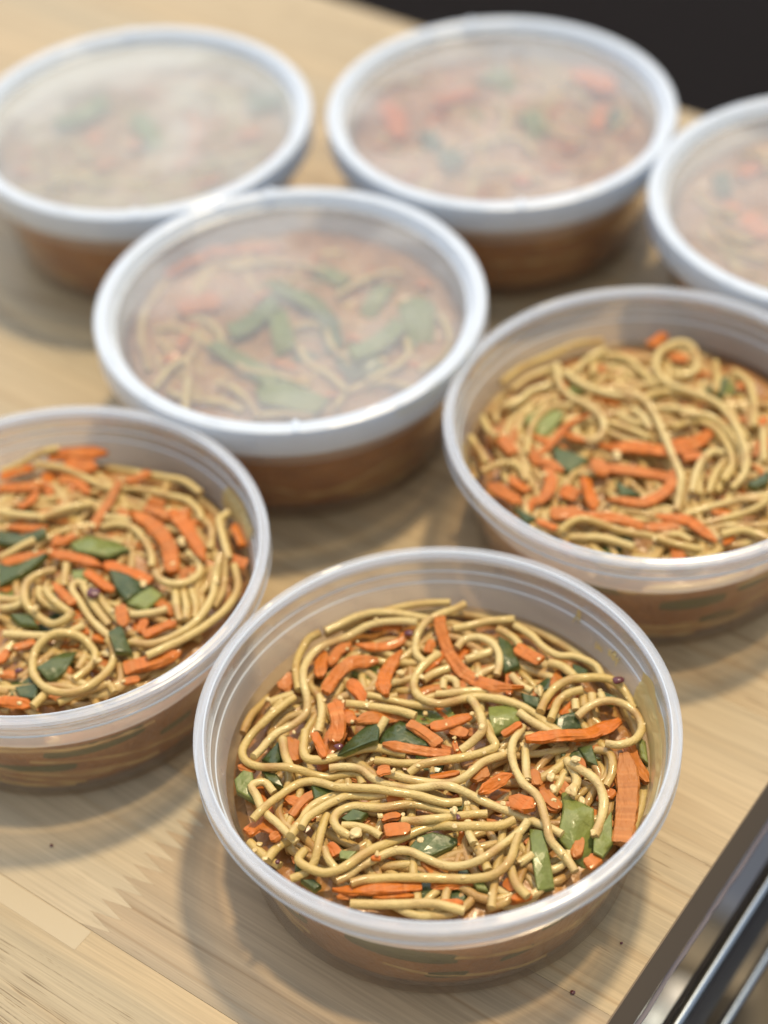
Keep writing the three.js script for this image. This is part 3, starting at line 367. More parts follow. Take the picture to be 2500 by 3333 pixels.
// pieces laid in bowl E: millimetres from the middle of its foot
const piecesE = [
  ['carrot_shred', 3.7, '', [6.7,30.5,-44.3], [9.2,30.4,-46.8], [11.8,30.4,-49.2]],
  ['carrot_shred', 3.7, '', [11.8,30.1,-39.4], [14.4,30.1,-38.4], [17,30,-37.4]],
  ['carrot_shred', 2.4, '', [20.2,30.1,-31], [21.7,30.1,-29.5]],
  ['carrot_shred', 2.4, '', [28.6,30.7,-22.6], [32.3,30.7,-24.9]],
  ['carrot_shred', 4.1, '', [-42.1,30.2,-8.2], [-40.4,30.2,-4.5], [-38.6,30.2,-0.9]],
  ['carrot_shred', 3.4, '', [-40.7,29.9,8.3], [-38.3,29.9,11.7], [-36.2,30,14.5]],
  ['carrot_shred', 4, '', [-27.2,30.9,15.5], [-25,31,17.2], [-22.8,31,18.9]],
  ['carrot_shred', 2.9, '', [8.4,31.1,5.8], [11.1,31.1,5.8], [14.5,31,5.8]],
  ['carrot_shred', 2.3, '', [32.6,29.7,-6.9], [35.7,29.7,-9.7]],
  ['carrot_shred', 2.3, '', [29.5,29.3,1.7], [32.7,29.3,0.3]],
  ['carrot_shred', 3.4, '', [-47,29.7,10.7], [-44.4,29.7,12.7], [-42,29.7,14.9], [-40.2,29.7,16.7], [-38.1,29.8,19.2]],
  ['carrot_shred', 2.2, '', [-35.1,30,26], [-32.8,30.1,27.7], [-29.9,30.1,29.8]],
  ['carrot_shred', 2.2, '', [14.1,29.8,39.6], [16.2,29.7,37.1], [18.3,29.7,34.5]],
  ['pepper_piece', 0, '', [-33.7,30.2,-15.7], [-27.9,30.7,-19.9], [-22.9,30.7,-16], [-26.7,30.1,-9.9], [-31.9,29.5,-4.8]],
  ['pepper_piece', 0, '', [-27.2,29.2,-4.8], [-23,29.4,-0.7], [-18.2,29.5,3.4], [-23.9,29.5,7.3], [-26.9,29.4,3.2]],
  ['pepper_piece', 0, '', [24.6,30.4,18.2], [31.1,30.1,13.7], [30.4,30.4,17.1], [26.6,30.5,19.5]],
  ['pepper_piece', 0, '', [-40.2,29.3,20.7], [-35.6,29.7,25.6], [-37.9,29.4,26.3]],
  ['pepper_piece', 0, '', [20.6,30.1,-23.1], [27.4,30.4,-27.6], [24,30.4,-18.7]],
  ['pepper_piece', 0, '', [-11.4,30.4,14.1], [-5.8,30.1,19.1], [-10.7,30.4,19.4]],
  ['noodle', 2.2, '', [-39.3,29.5,-32.9], [-37.1,29.5,-35.2], [-34.9,29.5,-37.4], [-32.6,29.4,-39.5], [-30.2,29.2,-41.1], [-27.6,29.1,-42.6], [-24.9,28.9,-44.1], [-21.7,28.8,-46], [-18.9,28.9,-47.5], [-16.1,29.1,-48.6], [-13,29.4,-49.1], [-9.9,29.6,-49.1], [-6.8,29.8,-49.1]],
  ['noodle', 2.2, '', [-40.3,29.9,-22], [-37.2,30.1,-22.4], [-34,30.4,-24.2], [-31.7,30.6,-26.8], [-28.3,30.7,-28.3], [-25.2,30.8,-28.7]],
  ['noodle', 2.2, '', [-36.6,29.9,-28.9], [-34.4,30,-31], [-32.1,30,-33.2], [-29.5,29.9,-35], [-26.8,29.9,-36.3], [-23.9,29.8,-37.5], [-21,29.7,-38.7]],
  ['noodle', 2.2, '', [-50.5,30.2,-9.3], [-49.3,30.3,-6.3], [-48.2,30.4,-3.2], [-47.5,30.4,-0.8], [-46.8,30.4,2.4]],
  ['noodle', 2.2, '', [-46,29.5,-18.4], [-45.6,29.9,-15.1], [-45.2,30.7,-11.8], [-44.6,31.4,-9.4], [-42.8,31.9,-6.8]],
  ['noodle', 2.2, '', [-8.6,30.3,-26.2], [-4.6,30.2,-25.9], [-1.7,30,-24.4], [1.3,29.8,-21.7]],
  ['noodle', 2.2, '', [-10,30.7,-11], [-7,30.9,-8.9], [-4.5,31.1,-7.1], [-2.1,31.3,-5], [0.4,31.5,-2.3]],
  ['noodle', 2.2, '', [-11.7,30.7,-7.8], [-9.3,30.9,-5.5], [-7,31.1,-3.3], [-3.8,31.3,-1.4], [-1.2,31.4,0]],
  ['noodle', 2.2, '', [-6.7,30.7,-14.3], [-4.8,30.8,-11.8], [-1.9,31,-9.6], [1.4,31,-8.7]],
  ['noodle', 2.2, '', [3.7,30.2,-16.4], [6.9,30.3,-16.2], [10.6,30.4,-15.4], [13.5,30.5,-14.1], [16.2,30.5,-12.5], [19.1,30.5,-9.9], [21.1,30.5,-7.4]],
  ['noodle', 2.2, '', [29.2,31.2,-29.4], [30.9,31.7,-26.6], [32.3,31.8,-23.6], [32.7,31.4,-20.7], [32.8,30.9,-17.4], [32.5,30.6,-14.2], [32,30.6,-11.3], [31.3,30.8,-8.1], [30.7,30.9,-5]],
  ['noodle', 2.2, '', [24.9,30.2,-35.5], [24.6,30.4,-32.4], [24.3,30.8,-29.4], [23.8,31.3,-26.4], [23,31.6,-23.3], [22.1,31.6,-20.3]],
  ['noodle', 2.2, '', [26,30.5,-15], [25.9,30.4,-11.3], [26,30.2,-8.2], [26.9,30,-5.1], [28.3,29.9,-1.4]],
  ['noodle', 2.2, '', [33.1,30.6,-5], [32.6,30.7,-1.8], [32.1,30.6,1.4], [31.5,30.2,5.3], [31,30,8.5]],
  ['noodle', 2.2, '', [10.7,30.2,20.2], [11.2,30.4,17], [11.7,30.7,13.8], [13.1,31.4,10.2], [14.8,32,7.3], [16.5,32,5.3], [20,31.4,5.4]],
  ['noodle', 2.2, '', [8.5,31.7,20.7], [9.5,32.2,17.6], [10.6,32.8,14.5], [12.3,33.4,11.1], [14.1,33.7,8.5]],
  ['noodle', 2.2, '', [22.5,30.7,23.2], [25.9,30.8,23.1], [29.2,30.8,23]],
  ['noodle', 2.2, '', [13.8,31.2,37.1], [17.1,31.1,36.2], [20.2,30.7,35.5], [23.7,30.1,36.8], [26.3,29.8,38.5]],
  ['noodle', 2.2, '', [-4.1,30.1,36], [-0.2,30.1,34.9], [2.8,30.2,35.3], [5.8,30.2,38]],
  ['noodle', 2.2, '', [13.3,30.2,20.1], [14.7,30.4,16.5], [16.2,30.5,13.2], [17.9,30.6,10.5], [20.1,30.6,7.7]],
  ['noodle', 2.2, '', [15.9,30.3,19.7], [17.6,30.4,16.2], [19,30.4,13.3], [20.7,30.5,10.5], [22.6,30.4,7.3]],
  ['carrot_shred', 3.5, '', [-14.4,30.4,-2.3], [-11.6,30.6,-1.2], [-8.2,31,0.1], [-5.3,31.6,1], [-2.3,32,1.9], [1.4,31.8,2.9], [4.3,31.5,3.3], [7.9,31.4,2.8], [10.7,31.4,1.6], [13.3,31.2,0.1], [16.2,31,-2.2], [18.5,30.9,-4.2]],
  ['carrot_shred', 3.9, '', [-31.1,30.9,25], [-28.3,31,25], [-24.9,31,25], [-22.1,31.1,25]],
  ['carrot_shred', 3.1, '', [-14.2,30.4,7.5], [-11.3,30.5,8.2], [-8.4,30.6,9], [-4.8,30.6,10.1], [-1.9,30.6,11.1], [1.1,30.6,12.1], [4.2,30.5,13.2]],
  ['carrot_shred', 4.3, '', [-16.9,32,5.7], [-15.3,32,9.2], [-14.3,31.8,12.2]],
  ['carrot_shred', 2.8, '', [-25.9,31.3,28], [-22,31.7,27.7], [-18.7,31.4,27.5], [-15.7,30.9,27.5], [-12.1,30.5,28.2], [-8.8,30.2,29.8], [-6.1,30,31.2]],
  ['noodle', 2.2, '', [-48.5,30.3,5.6], [-45.7,30.3,4], [-43,30.3,2.7], [-39.7,30.3,2.8], [-37.6,30.4,4.9], [-36.9,30.9,8.1], [-36.4,31.3,11.5]],
  ['noodle', 2.2, '', [-12,30.2,-33], [-11.5,30.2,-36.4], [-10.6,30.1,-39.2], [-7.9,30.1,-41.3], [-4.8,30.2,-41.5], [-1.9,30.3,-40.1], [0.3,30.2,-37.8], [2,30.1,-34.9], [3.5,29.9,-32], [4.9,29.7,-29.3], [6.2,29.6,-26.6]],
  ['noodle', 2.2, '', [-17.9,30.3,-34], [-15.6,30.6,-36.7], [-13.3,31.2,-38.7], [-10.6,31.8,-40.4], [-7.2,32,-42.4]],
  ['noodle', 2.2, '', [-26.5,30.3,33.5], [-22.7,30.3,33.9], [-19.5,30.3,34.2], [-16,30.2,35.3], [-13.2,30.1,36.7], [-10,30,38.5]],
  ['carrot_shred', 3.4, '', [-29.5,30,5.8], [-29.6,30.4,9.1], [-29.6,31.2,12.3], [-30.3,31.5,15.7], [-32.1,31,18.2], [-34.2,30.5,20.3]],
  ['carrot_shred', 3.3, '', [-20,30.6,11.4], [-19.8,30.7,14.3], [-19.6,31,17.4], [-19.5,31.4,19.8], [-19.5,32.2,23.1], [-19.4,32.8,26.3]],
  ['carrot_shred', 3.3, '', [-15.1,30.8,20.4], [-12,30.7,21], [-8.9,30.5,21.7], [-5.9,30.3,22], [-3,30.1,21.3], [0.5,30.2,19.4], [2.9,30.9,17.5], [4.6,31.7,14.9], [5.4,32,11.9]],
  ['noodle', 2.2, '', [-35.2,29.9,-0.9], [-34.5,30.1,-4], [-33.6,30.8,-7.6], [-32.6,31.3,-10.5], [-31,31.5,-13.8], [-29,31.6,-16.1], [-26.6,31.5,-18.1], [-23.2,31.3,-19.2], [-20,31.1,-18.9]],
  ['noodle', 2.2, '', [-2.2,30.8,-16.3], [-1.2,31.6,-13.2], [-0.2,32.5,-10.1], [0.3,32.8,-7.5], [0.9,32.9,-4.2]],
  ['noodle', 2.2, '', [7.8,31.3,-6.5], [10.8,31.2,-8], [14.3,31.4,-8.8], [16.8,31.9,-7.2], [18.9,32.2,-4.5], [20.7,31.7,-1.4], [21.6,31.2,1.5], [21.9,31.7,5.3], [21.7,32.2,8.7], [21.2,32.3,11.7], [19.5,32.3,15.1], [17.8,32.3,17.5]],
  ['noodle', 2.2, '', [10.2,33.2,-9.7], [13.5,33.3,-9.6], [17.2,33.2,-9], [19.8,32.7,-7.4], [22.3,31.5,-4.5], [23.8,30.6,-1.9], [24.9,30.2,1.7], [25.2,30.2,4.8], [24.6,30.3,8.5], [24.1,30.3,11.6]],
  ['noodle', 2.2, '', [5.4,29.6,27.1], [8.4,29.7,26.3], [12,29.9,25.4], [15,30.2,24.8], [18.8,30.9,24.6], [21.8,31.5,24.6], [25.6,31.5,25], [28.8,31,25.6]],
  ['noodle', 2.2, '', [-29.1,31.2,31.9], [-26.6,32.2,30.1], [-23.8,32.7,29.2], [-21,32.5,29.5], [-17.9,31.6,30.4], [-15,30.8,31.4], [-12.2,30.5,32.7], [-8.8,30.8,34.3], [-6.1,31.4,35.7], [-3.4,31.5,37.1], [-0.6,31,38.4], [2.2,30.6,39.4], [5.1,30.4,40.4], [7.9,30.4,41.4]],
  ['noodle', 2.2, '', [-22.4,31.5,-37.4], [-22.5,31.2,-34.2], [-22.5,31,-31], [-22.1,31,-27.4], [-20.7,31.1,-24.3], [-18.9,31.1,-21.8], [-16.4,31,-19.7], [-14.2,30.9,-17.4], [-12.6,31.1,-14.5], [-11.9,31.8,-10.8], [-12.1,32.3,-7.5], [-13.1,32.3,-4.7], [-15.4,31.9,-2.6], [-18.2,31.2,-3.7], [-20,30.6,-6.5], [-20,30.5,-10.2], [-18,30.6,-13], [-14.8,30.6,-12.8]],
  ['noodle', 2.2, '', [0.3,31.4,-19.5], [3,31.1,-21.3], [5.7,30.4,-23.1], [9.1,29.9,-23.8], [12.2,30,-22.9], [15.2,30.2,-21.5], [18.3,30.4,-19.4], [20.6,30.5,-17.3], [22.8,30.5,-15.1]],
  ['noodle', 2.2, '', [7.4,29.8,31.5], [10.4,29.8,31], [13.4,29.9,30.5], [16.3,30.1,29.9], [19.6,30.4,29.3], [22.9,30.9,28.6], [25.9,31.8,27.8], [28.6,32.7,26.3]],
  ['noodle', 2.2, '', [-20.6,31.2,-34.4], [-18.7,31.1,-31.9], [-16.3,30.9,-28.9], [-14.1,30.8,-26.9], [-11.5,30.7,-25.3], [-8.9,30.6,-23.9], [-5.4,30.9,-22.3], [-2.6,31.9,-21], [-0.2,32.6,-19.1], [1.8,32.3,-16.5], [3.1,31.4,-13.1], [3.7,31.3,-10], [4.1,31.4,-6.6], [4.4,31.9,-3.1], [4.6,32.6,0.1], [4.8,33.1,3.3], [5.1,33.2,6.4], [5.6,33.4,10.4], [6,33.4,13.4], [6.2,32.8,16.2], [5.5,31.4,19.1], [4.5,30,22.6], [3.6,29.7,25.5]],
  ['noodle', 2.2, '', [7.7,30.2,-34.7], [7.8,30.3,-38], [9.1,30.4,-41.5], [11.5,30.3,-43.7], [14.5,30.2,-45.4], [17.8,30,-45.1], [19.6,29.9,-42.1], [19.9,29.9,-38.2], [19.4,30,-34.9], [18,30,-32], [15,29.9,-30.6], [11.8,29.9,-31.5]],
  ['noodle', 2.2, '', [12.7,32,-41.8], [9.9,32.2,-40.5], [7.8,32.2,-37.5], [7,31.8,-34.4], [7.1,31.1,-31.5], [7.9,30.7,-28.5], [9.8,31.3,-25.3], [11.8,31.9,-22.9], [14.1,32.1,-21], [16.6,32.2,-19.2], [19.4,32.3,-17], [21.6,32.2,-14.9], [23.2,31.9,-12.3], [24.4,31.8,-8.7], [25.1,31.9,-5.5], [25.6,31.9,-2.3], [25.9,32,1], [26.1,32.1,4.8], [25.9,32.1,7.7], [25.4,32,11], [24.5,31.5,13.7], [22.3,30.8,16.7], [19.8,30.5,18.8]],
  ['carrot_shred', 2.6, '', [-23.6,30.4,-8.1], [-22.2,31.2,-5.9], [-20,32.2,-3.3], [-18,32.6,-1.4]],
  ['carrot_shred', 2.9, '', [-2.4,29.6,26.9], [0.5,29.7,27.9], [3.4,30.2,29], [6.4,30.9,31.3], [8.3,31,33.7], [10.3,30.7,36.4], [12.2,30.6,39.1]],
  ['carrot_shred', 2.2, '', [-34.5,29.6,1.1], [-32,29.6,-0.7], [-29.6,29.9,-2.5], [-27.3,30.7,-4.3], [-25,31.4,-6.7], [-23.4,31.8,-8.6], [-21,32.1,-10.6], [-18.2,32.2,-12.2], [-15.4,32.2,-13.6]],
  ['garlic_bit', 3.2, '', [-9.8,30.3,2.7]],
  ['garlic_bit', 1.9, '', [-31.2,31.9,10.2]],
  ['garlic_bit', 1.9, '', [-4.6,32.6,38.4]],
];
// pieces laid in bowl C: millimetres from the middle of its foot
const piecesC = [
  ['pepper_piece', 0, '', [-9.3,35.4,31.2], [-2.8,35.3,29.5], [8.2,35.6,37.9], [4.7,35.8,41.7], [-8.1,35.6,37.4]],
  ['pepper_piece', 0, '', [-0.8,36.4,-13.5], [4.1,36.2,-14.5], [13.4,37.2,0.4], [10.2,37.4,2.9]],
  ['pepper_piece', 0, '', [13.6,35.5,19.3], [22.1,36.1,18.6], [26.5,36.3,25.2], [17.2,35.6,26.4]],
  ['carrot_shred', 3.1, '', [-39.3,35.6,14.2], [-36.9,35.6,12.9], [-33.9,35.6,11.2]],
  ['noodle', 2.2, '', [-43.1,35.3,17], [-43.8,35.5,14], [-44.5,35.7,11], [-45.4,35.9,7.4], [-45.9,36,4.3], [-46.1,36.1,1.3], [-46.2,36.1,-1.8], [-46.1,36,-5], [-45.8,35.8,-8.8], [-45.3,35.6,-11.9], [-44.5,35.4,-14.8], [-43.4,35.2,-17.7], [-41.9,35.2,-21.1], [-40.6,35.2,-24], [-39.3,35.2,-26.8]],
  ['pepper_piece', 0, '', [9.4,37,3.1], [13.3,36.9,2.8], [14.5,36,13.9], [10.6,36,14.8]],
  ['carrot_shred', 4.1, '', [-39.9,37.1,-26.6], [-37.9,36.7,-28.9], [-35.8,36.1,-31.3], [-34.1,35.8,-33.1], [-31.8,35.6,-35], [-29.3,35.5,-36.8], [-26.8,35.5,-38.5]],
  ['carrot_shred', 3.3, '', [-27.1,37.2,-37.7], [-24,36.7,-38.5], [-21,35.9,-39.3], [-17.9,35.4,-40], [-14.8,35.4,-40.3], [-11.2,35.5,-40.2], [-8.1,35.6,-39.7], [-5,35.7,-39.2], [-1.9,35.8,-38.7]],
  ['carrot_shred', 7.6, '', [-34.9,36.2,-9.5], [-31.8,36.4,-10.6], [-28.7,36.5,-11.5], [-24.9,36.7,-12.3], [-21.7,36.7,-12.7]],
  ['noodle', 2.2, '', [-30.5,35.5,-6.2], [-27,35.5,-4.8], [-24.6,35.4,-2.7], [-23.1,35.4,0], [-21.8,35.6,3.7], [-21.7,35.8,7.4], [-22.9,35.9,10.4]],
  ['noodle', 2.2, '', [45.1,35.2,-1.2], [45.8,35.2,1.9], [46.6,35.3,5.1], [47.2,35.3,8.2], [47.4,35.3,11.2], [46.8,35.5,15], [45.7,35.6,18.1], [44.2,35.8,20.8], [42.3,36,23.1], [39.8,36.2,24.7], [37.2,36.2,26.2]],
  ['noodle', 2.2, '', [-37.2,35.7,27.5], [-35,35.8,29.4], [-32.4,35.9,31.3], [-29.6,35.9,32.4], [-26.4,36,33.3], [-23.2,35.9,34.2], [-20.3,35.9,35.2], [-17.4,35.7,36.9], [-14.9,35.6,38.7]],
  ['pepper_piece', 0, '', [-23.6,36.4,12.1], [-21.4,36.3,9], [-5.4,35.9,24.5], [-7.7,36.1,29.2]],
  ['pepper_piece', 0, '', [-8.5,36.1,-17.3], [-6,36.9,-18.8], [8.5,39.4,-5.4], [6.8,38.6,-1.9]],
  ['pepper_piece', 0, '', [21.8,35.6,-4.4], [27.5,36,-16.5], [31,35.7,-14], [24.9,35.3,-1.4]],
  ['pepper_piece', 0, '', [5.4,34.9,-26.5], [9.1,35,-28.8], [17.1,35.6,-20.3], [14.6,35.6,-17.9]],
  ['carrot_shred', 3.4, '', [38.8,35.9,-16], [42.9,35.9,-13.7]],
  ['carrot_shred', 2.7, '', [19.5,36.1,-17.6], [23.1,36.1,-17.2]],
  ['carrot_shred', 2.7, '', [16.7,36.2,7.7], [20.5,36.2,11.2]],
  ['noodle', 2.2, '', [-41.2,35.3,25.6], [-39.6,35.5,22.6], [-37.8,35.7,18.9], [-36.3,35.9,16.6], [-33,36.1,14.6], [-31.1,36.3,17], [-31,36.3,19.9], [-31.1,36.5,24.2], [-31.2,37,27.6], [-31.3,37.4,30.9], [-31.4,36.9,34.7], [-31.5,36,37.7]],
  ['noodle', 2.2, '', [-22.6,36.7,26.1], [-19.7,36.7,27.5], [-17.2,36.5,29.5], [-15.2,36.3,31.7], [-13.7,36.1,33.8], [-12.3,35.9,36.4], [-11.1,35.7,39.2], [-10,35.6,42.1]],
  ['noodle', 2.2, '', [12.3,35.9,39.6], [13.6,35.8,36.7], [15.7,35.8,33.4], [18.2,35.9,31.9], [22,36,30.6], [25.1,36.1,30.1], [28.1,36.1,30.4], [31.6,36,32.1], [34.5,35.9,33.5]],
  ['noodle', 2.2, '', [-9.2,37.2,42.5], [-6.1,36.7,41.9], [-2.8,36.3,41.7], [-0.6,36.2,42.1], [2.4,36.2,43], [5.4,36.2,43.9]],
  ['noodle', 2.2, '', [-18.7,36.6,-28.3], [-15.8,36.5,-29.6], [-13,36.3,-30.9], [-9.5,36.1,-32], [-6.5,35.9,-32], [-3.5,35.7,-31.6], [-0.5,35.7,-30.7], [2.4,35.8,-29.6], [5.6,36.2,-27.7], [8.2,36.5,-25.8], [10.8,36.6,-23.9]],
  ['noodle', 2.2, '', [13.7,36.4,-12], [16,36.6,-13.3], [19,37.1,-15.1], [21.5,37.5,-16.7], [24.5,37.4,-18.6], [26.8,37,-20.1], [29.4,36.7,-21.5], [32.5,36.5,-21.8], [35,36.5,-20.1]],
  ['noodle', 2.2, '', [-0.1,37.2,4.2], [3.1,37.3,2.9], [6.6,37.5,2.8], [9.4,37.7,4.8], [10.6,37.8,7.4], [11,37.8,11.3], [12,37.7,14.4], [13.5,37.5,17], [15.7,37.2,20.3], [17.4,37.2,23]],
  ['noodle', 2.2, '', [-42.2,36,-1.6], [-39.1,35.9,-1.7], [-36.1,35.8,-1.7], [-33.3,35.6,-0.6], [-30.8,35.5,1.6], [-28.5,35.5,4.1], [-26.3,35.6,6.4], [-24.4,35.7,8.7]],
  ['noodle', 2.2, '', [21.7,38,31.4], [24.2,37.8,29.4], [26.8,37.3,27.4], [29.3,36.8,25.4], [31.2,36.6,23.6], [33.6,36.5,20.4], [34.6,36.4,17.8], [34.6,36.2,14.6], [34.1,36.1,11.4]],
  ['noodle', 2.2, '', [2.1,36.3,12.9], [3.2,36.1,15.8], [4.4,35.8,18.7], [6.7,35.5,21.4], [9.3,35.4,23.3], [11.4,35.5,25.7], [13,36.2,29], [14.3,37,32], [15.5,37.5,34.9]],
  ['noodle', 2.2, '', [-16.4,37.5,19.9], [-14.3,37.5,22.2], [-10.8,37.5,23.5], [-7.6,37.3,24.4], [-4.4,36.9,25.3], [-1.3,36.1,26.4], [2.1,35.5,27.9], [4.9,35.3,29.1]],
  ['pepper_piece', 0, '', [-18.4,35.4,1.4], [-7.6,36.3,-7.8], [-5.2,36.6,-4], [-16.3,35.6,7.6]],
  ['pepper_piece', 0, '', [-6.4,36.7,-2], [-2.4,37,-3.8], [0.2,36.5,11.8], [-4.6,36.1,13.4]],
  ['pepper_piece', 0, '', [33.5,34.9,-6.8], [38.5,34.8,-10.4], [42.9,34.8,-3.2], [41.2,35,11.2], [35.7,35.1,11.9]],
  ['carrot_shred', 2.3, '', [-12.1,36.4,-11], [-9.8,37.1,-12.7], [-6.9,38.1,-14.8]],
  ['pepper_piece', 0, '', [18,36.1,16.5], [30.1,35.1,6], [32.6,35.6,10.6], [19.7,36.8,22.9]],
  ['carrot_shred', 2.2, '', [-6.2,35.8,17.4], [-3,35.7,18.6], [0.7,35.5,20.1], [3.8,35.3,21.3]],
  ['garlic_bit', 3.1, '', [15.7,38.9,20.3]],
  ['garlic_bit', 3.1, '', [26.9,36.2,20.6]],
  ['garlic_bit', 2.3, '', [5.2,36.5,37.4]],
];
// pieces laid in bowl A: millimetres from the middle of its foot
const piecesA = [
  ['pepper_piece', 0, '', [-30.5,35.9,-12.4], [-15.4,36.9,-21.5], [-13.9,36.5,-16.8], [-27.7,35.5,-6.9]],
  ['pepper_piece', 0, '', [37.2,36.1,-19.2], [47,35.3,-20.6], [48.6,35,-14.9], [38.8,35.7,-12.3]],
  ['carrot_shred', 3.5, '', [17,35.7,32.9], [19.7,35.8,31.5], [22.5,36,30.2], [25.3,36.2,29.1], [28.2,36.2,28.1]],
  ['carrot_shred', 4.4, '', [-18.1,35.8,2.2], [-17.2,35.9,-0.3], [-16.2,36,-3.4], [-15.3,36,-5.9]],
  ['carrot_shred', 4.7, '', [-42.6,35.7,14.7], [-40.3,35.8,16.3], [-37.4,35.9,18.3]],
  ['carrot_shred', 4, '', [-3.9,36.9,8.3], [-2.5,37,5], [-1,37.1,1.8]],
  ['carrot_shred', 3.9, '', [-14.4,36.6,19.1], [-12.6,36.5,17.1], [-10.4,36.4,14.5], [-8.5,36.3,12.5]],
  ['carrot_shred', 4.1, '', [-1.9,35.5,-27.5], [0.6,35.5,-28.7], [3.8,35.5,-30.1]],
  ['pepper_piece', 0, '', [-4.3,36.4,-12.7], [-1.2,36.3,-15.5], [6.2,37.2,2.7], [4.5,37.5,8.6], [-1.2,37,-1.3]],
  ['carrot_shred', 4.4, '', [14.9,36.5,-13.4], [16.3,36.5,-10.1], [17.5,36.5,-7.4], [18.5,36.6,-4.5], [18.9,36.6,-0.9], [18.8,36.5,2.6], [18.4,36.5,5.7], [18,36.5,8.9], [17.6,36.4,12.7]],
  ['carrot_shred', 4.3, '', [11.9,36,21.7], [14.2,36.4,19], [16,37.1,17.2], [18.7,37.8,15.7]],
  ['carrot_shred', 6, '', [33.3,35.5,3.5], [35.5,35.4,2.1], [38.3,35.4,0.3], [40.5,35.3,-1.1]],
  ['noodle', 2.2, '', [-31.7,36.1,-28.3], [-29.5,36.1,-30.5], [-27.3,36,-32.7], [-25,35.9,-34.6], [-22.3,35.8,-36.2], [-19.4,35.6,-37.3], [-16.4,35.6,-38.3], [-13.3,35.5,-39.3]],
  ['noodle', 2.2, '', [-37.7,35.7,-1.7], [-34.6,35.7,-1.8], [-31.4,35.5,-2], [-28.4,35.4,-1.8], [-25.6,35.3,-0.8], [-23.6,35.4,1], [-21.7,35.6,3.3], [-20,35.8,6.1], [-18.3,36.1,8.9], [-16.6,36.2,11.5]],
  ['noodle', 2.2, '', [-31.2,36.5,25.4], [-28.2,36.6,24.8], [-25.2,36.7,24.2], [-21.9,36.8,24.1], [-19,36.8,24.6], [-15.3,36.6,25.8], [-12.1,36.5,26.7], [-9.3,36.2,27.3], [-5.9,36,27.2], [-3,35.7,26.7], [-0.1,35.6,26.1]],
  ['noodle', 2.2, '', [21,36.3,21.4], [23.8,36.4,20.3], [26.5,36.4,19.3], [29.4,36.4,18.1], [32.2,36.4,16.7], [34.8,36.2,15.3], [37.5,36,13.7], [40.2,35.8,12.1], [42.9,35.6,10.5]],
  ['noodle', 2.2, '', [15.1,35.7,-43.9], [18.1,35.6,-46.9], [20.8,35.3,-47.6], [24.3,35,-45.5]],
  ['noodle', 2.2, '', [7.1,35.4,-29.8], [9.9,35.5,-30.9], [13.8,35.6,-31.6], [16.4,35.8,-31], [20.1,36,-29.8], [22.9,36.2,-28.3], [25.3,36.4,-26.6], [27.9,36.5,-23.9], [29.6,36.5,-21.4], [31,36.4,-18], [31.6,36.3,-14.9], [31.8,36.1,-11.6], [31.6,35.7,-7.9], [30.8,35.5,-4.8], [29.1,35.4,-1.6], [27.6,35.4,1.1]],
  ['noodle', 2.2, '', [10.7,35.6,-24.3], [13.9,35.7,-25.2], [17.1,35.9,-25.9], [19.9,36.1,-25.2], [22.5,36.3,-23.4], [25.3,36.4,-20.4], [26.8,36.4,-17.8], [27.4,36.3,-14.9], [27.4,36.1,-11.7], [27.5,36,-8.6]],
  ['noodle', 2.2, '', [9.2,35.7,-19.5], [12.6,35.8,-19.9], [16.4,36,-20.1], [18.8,36.1,-18.8], [20.9,36.1,-15.8], [22.6,36.2,-13.1]],
];
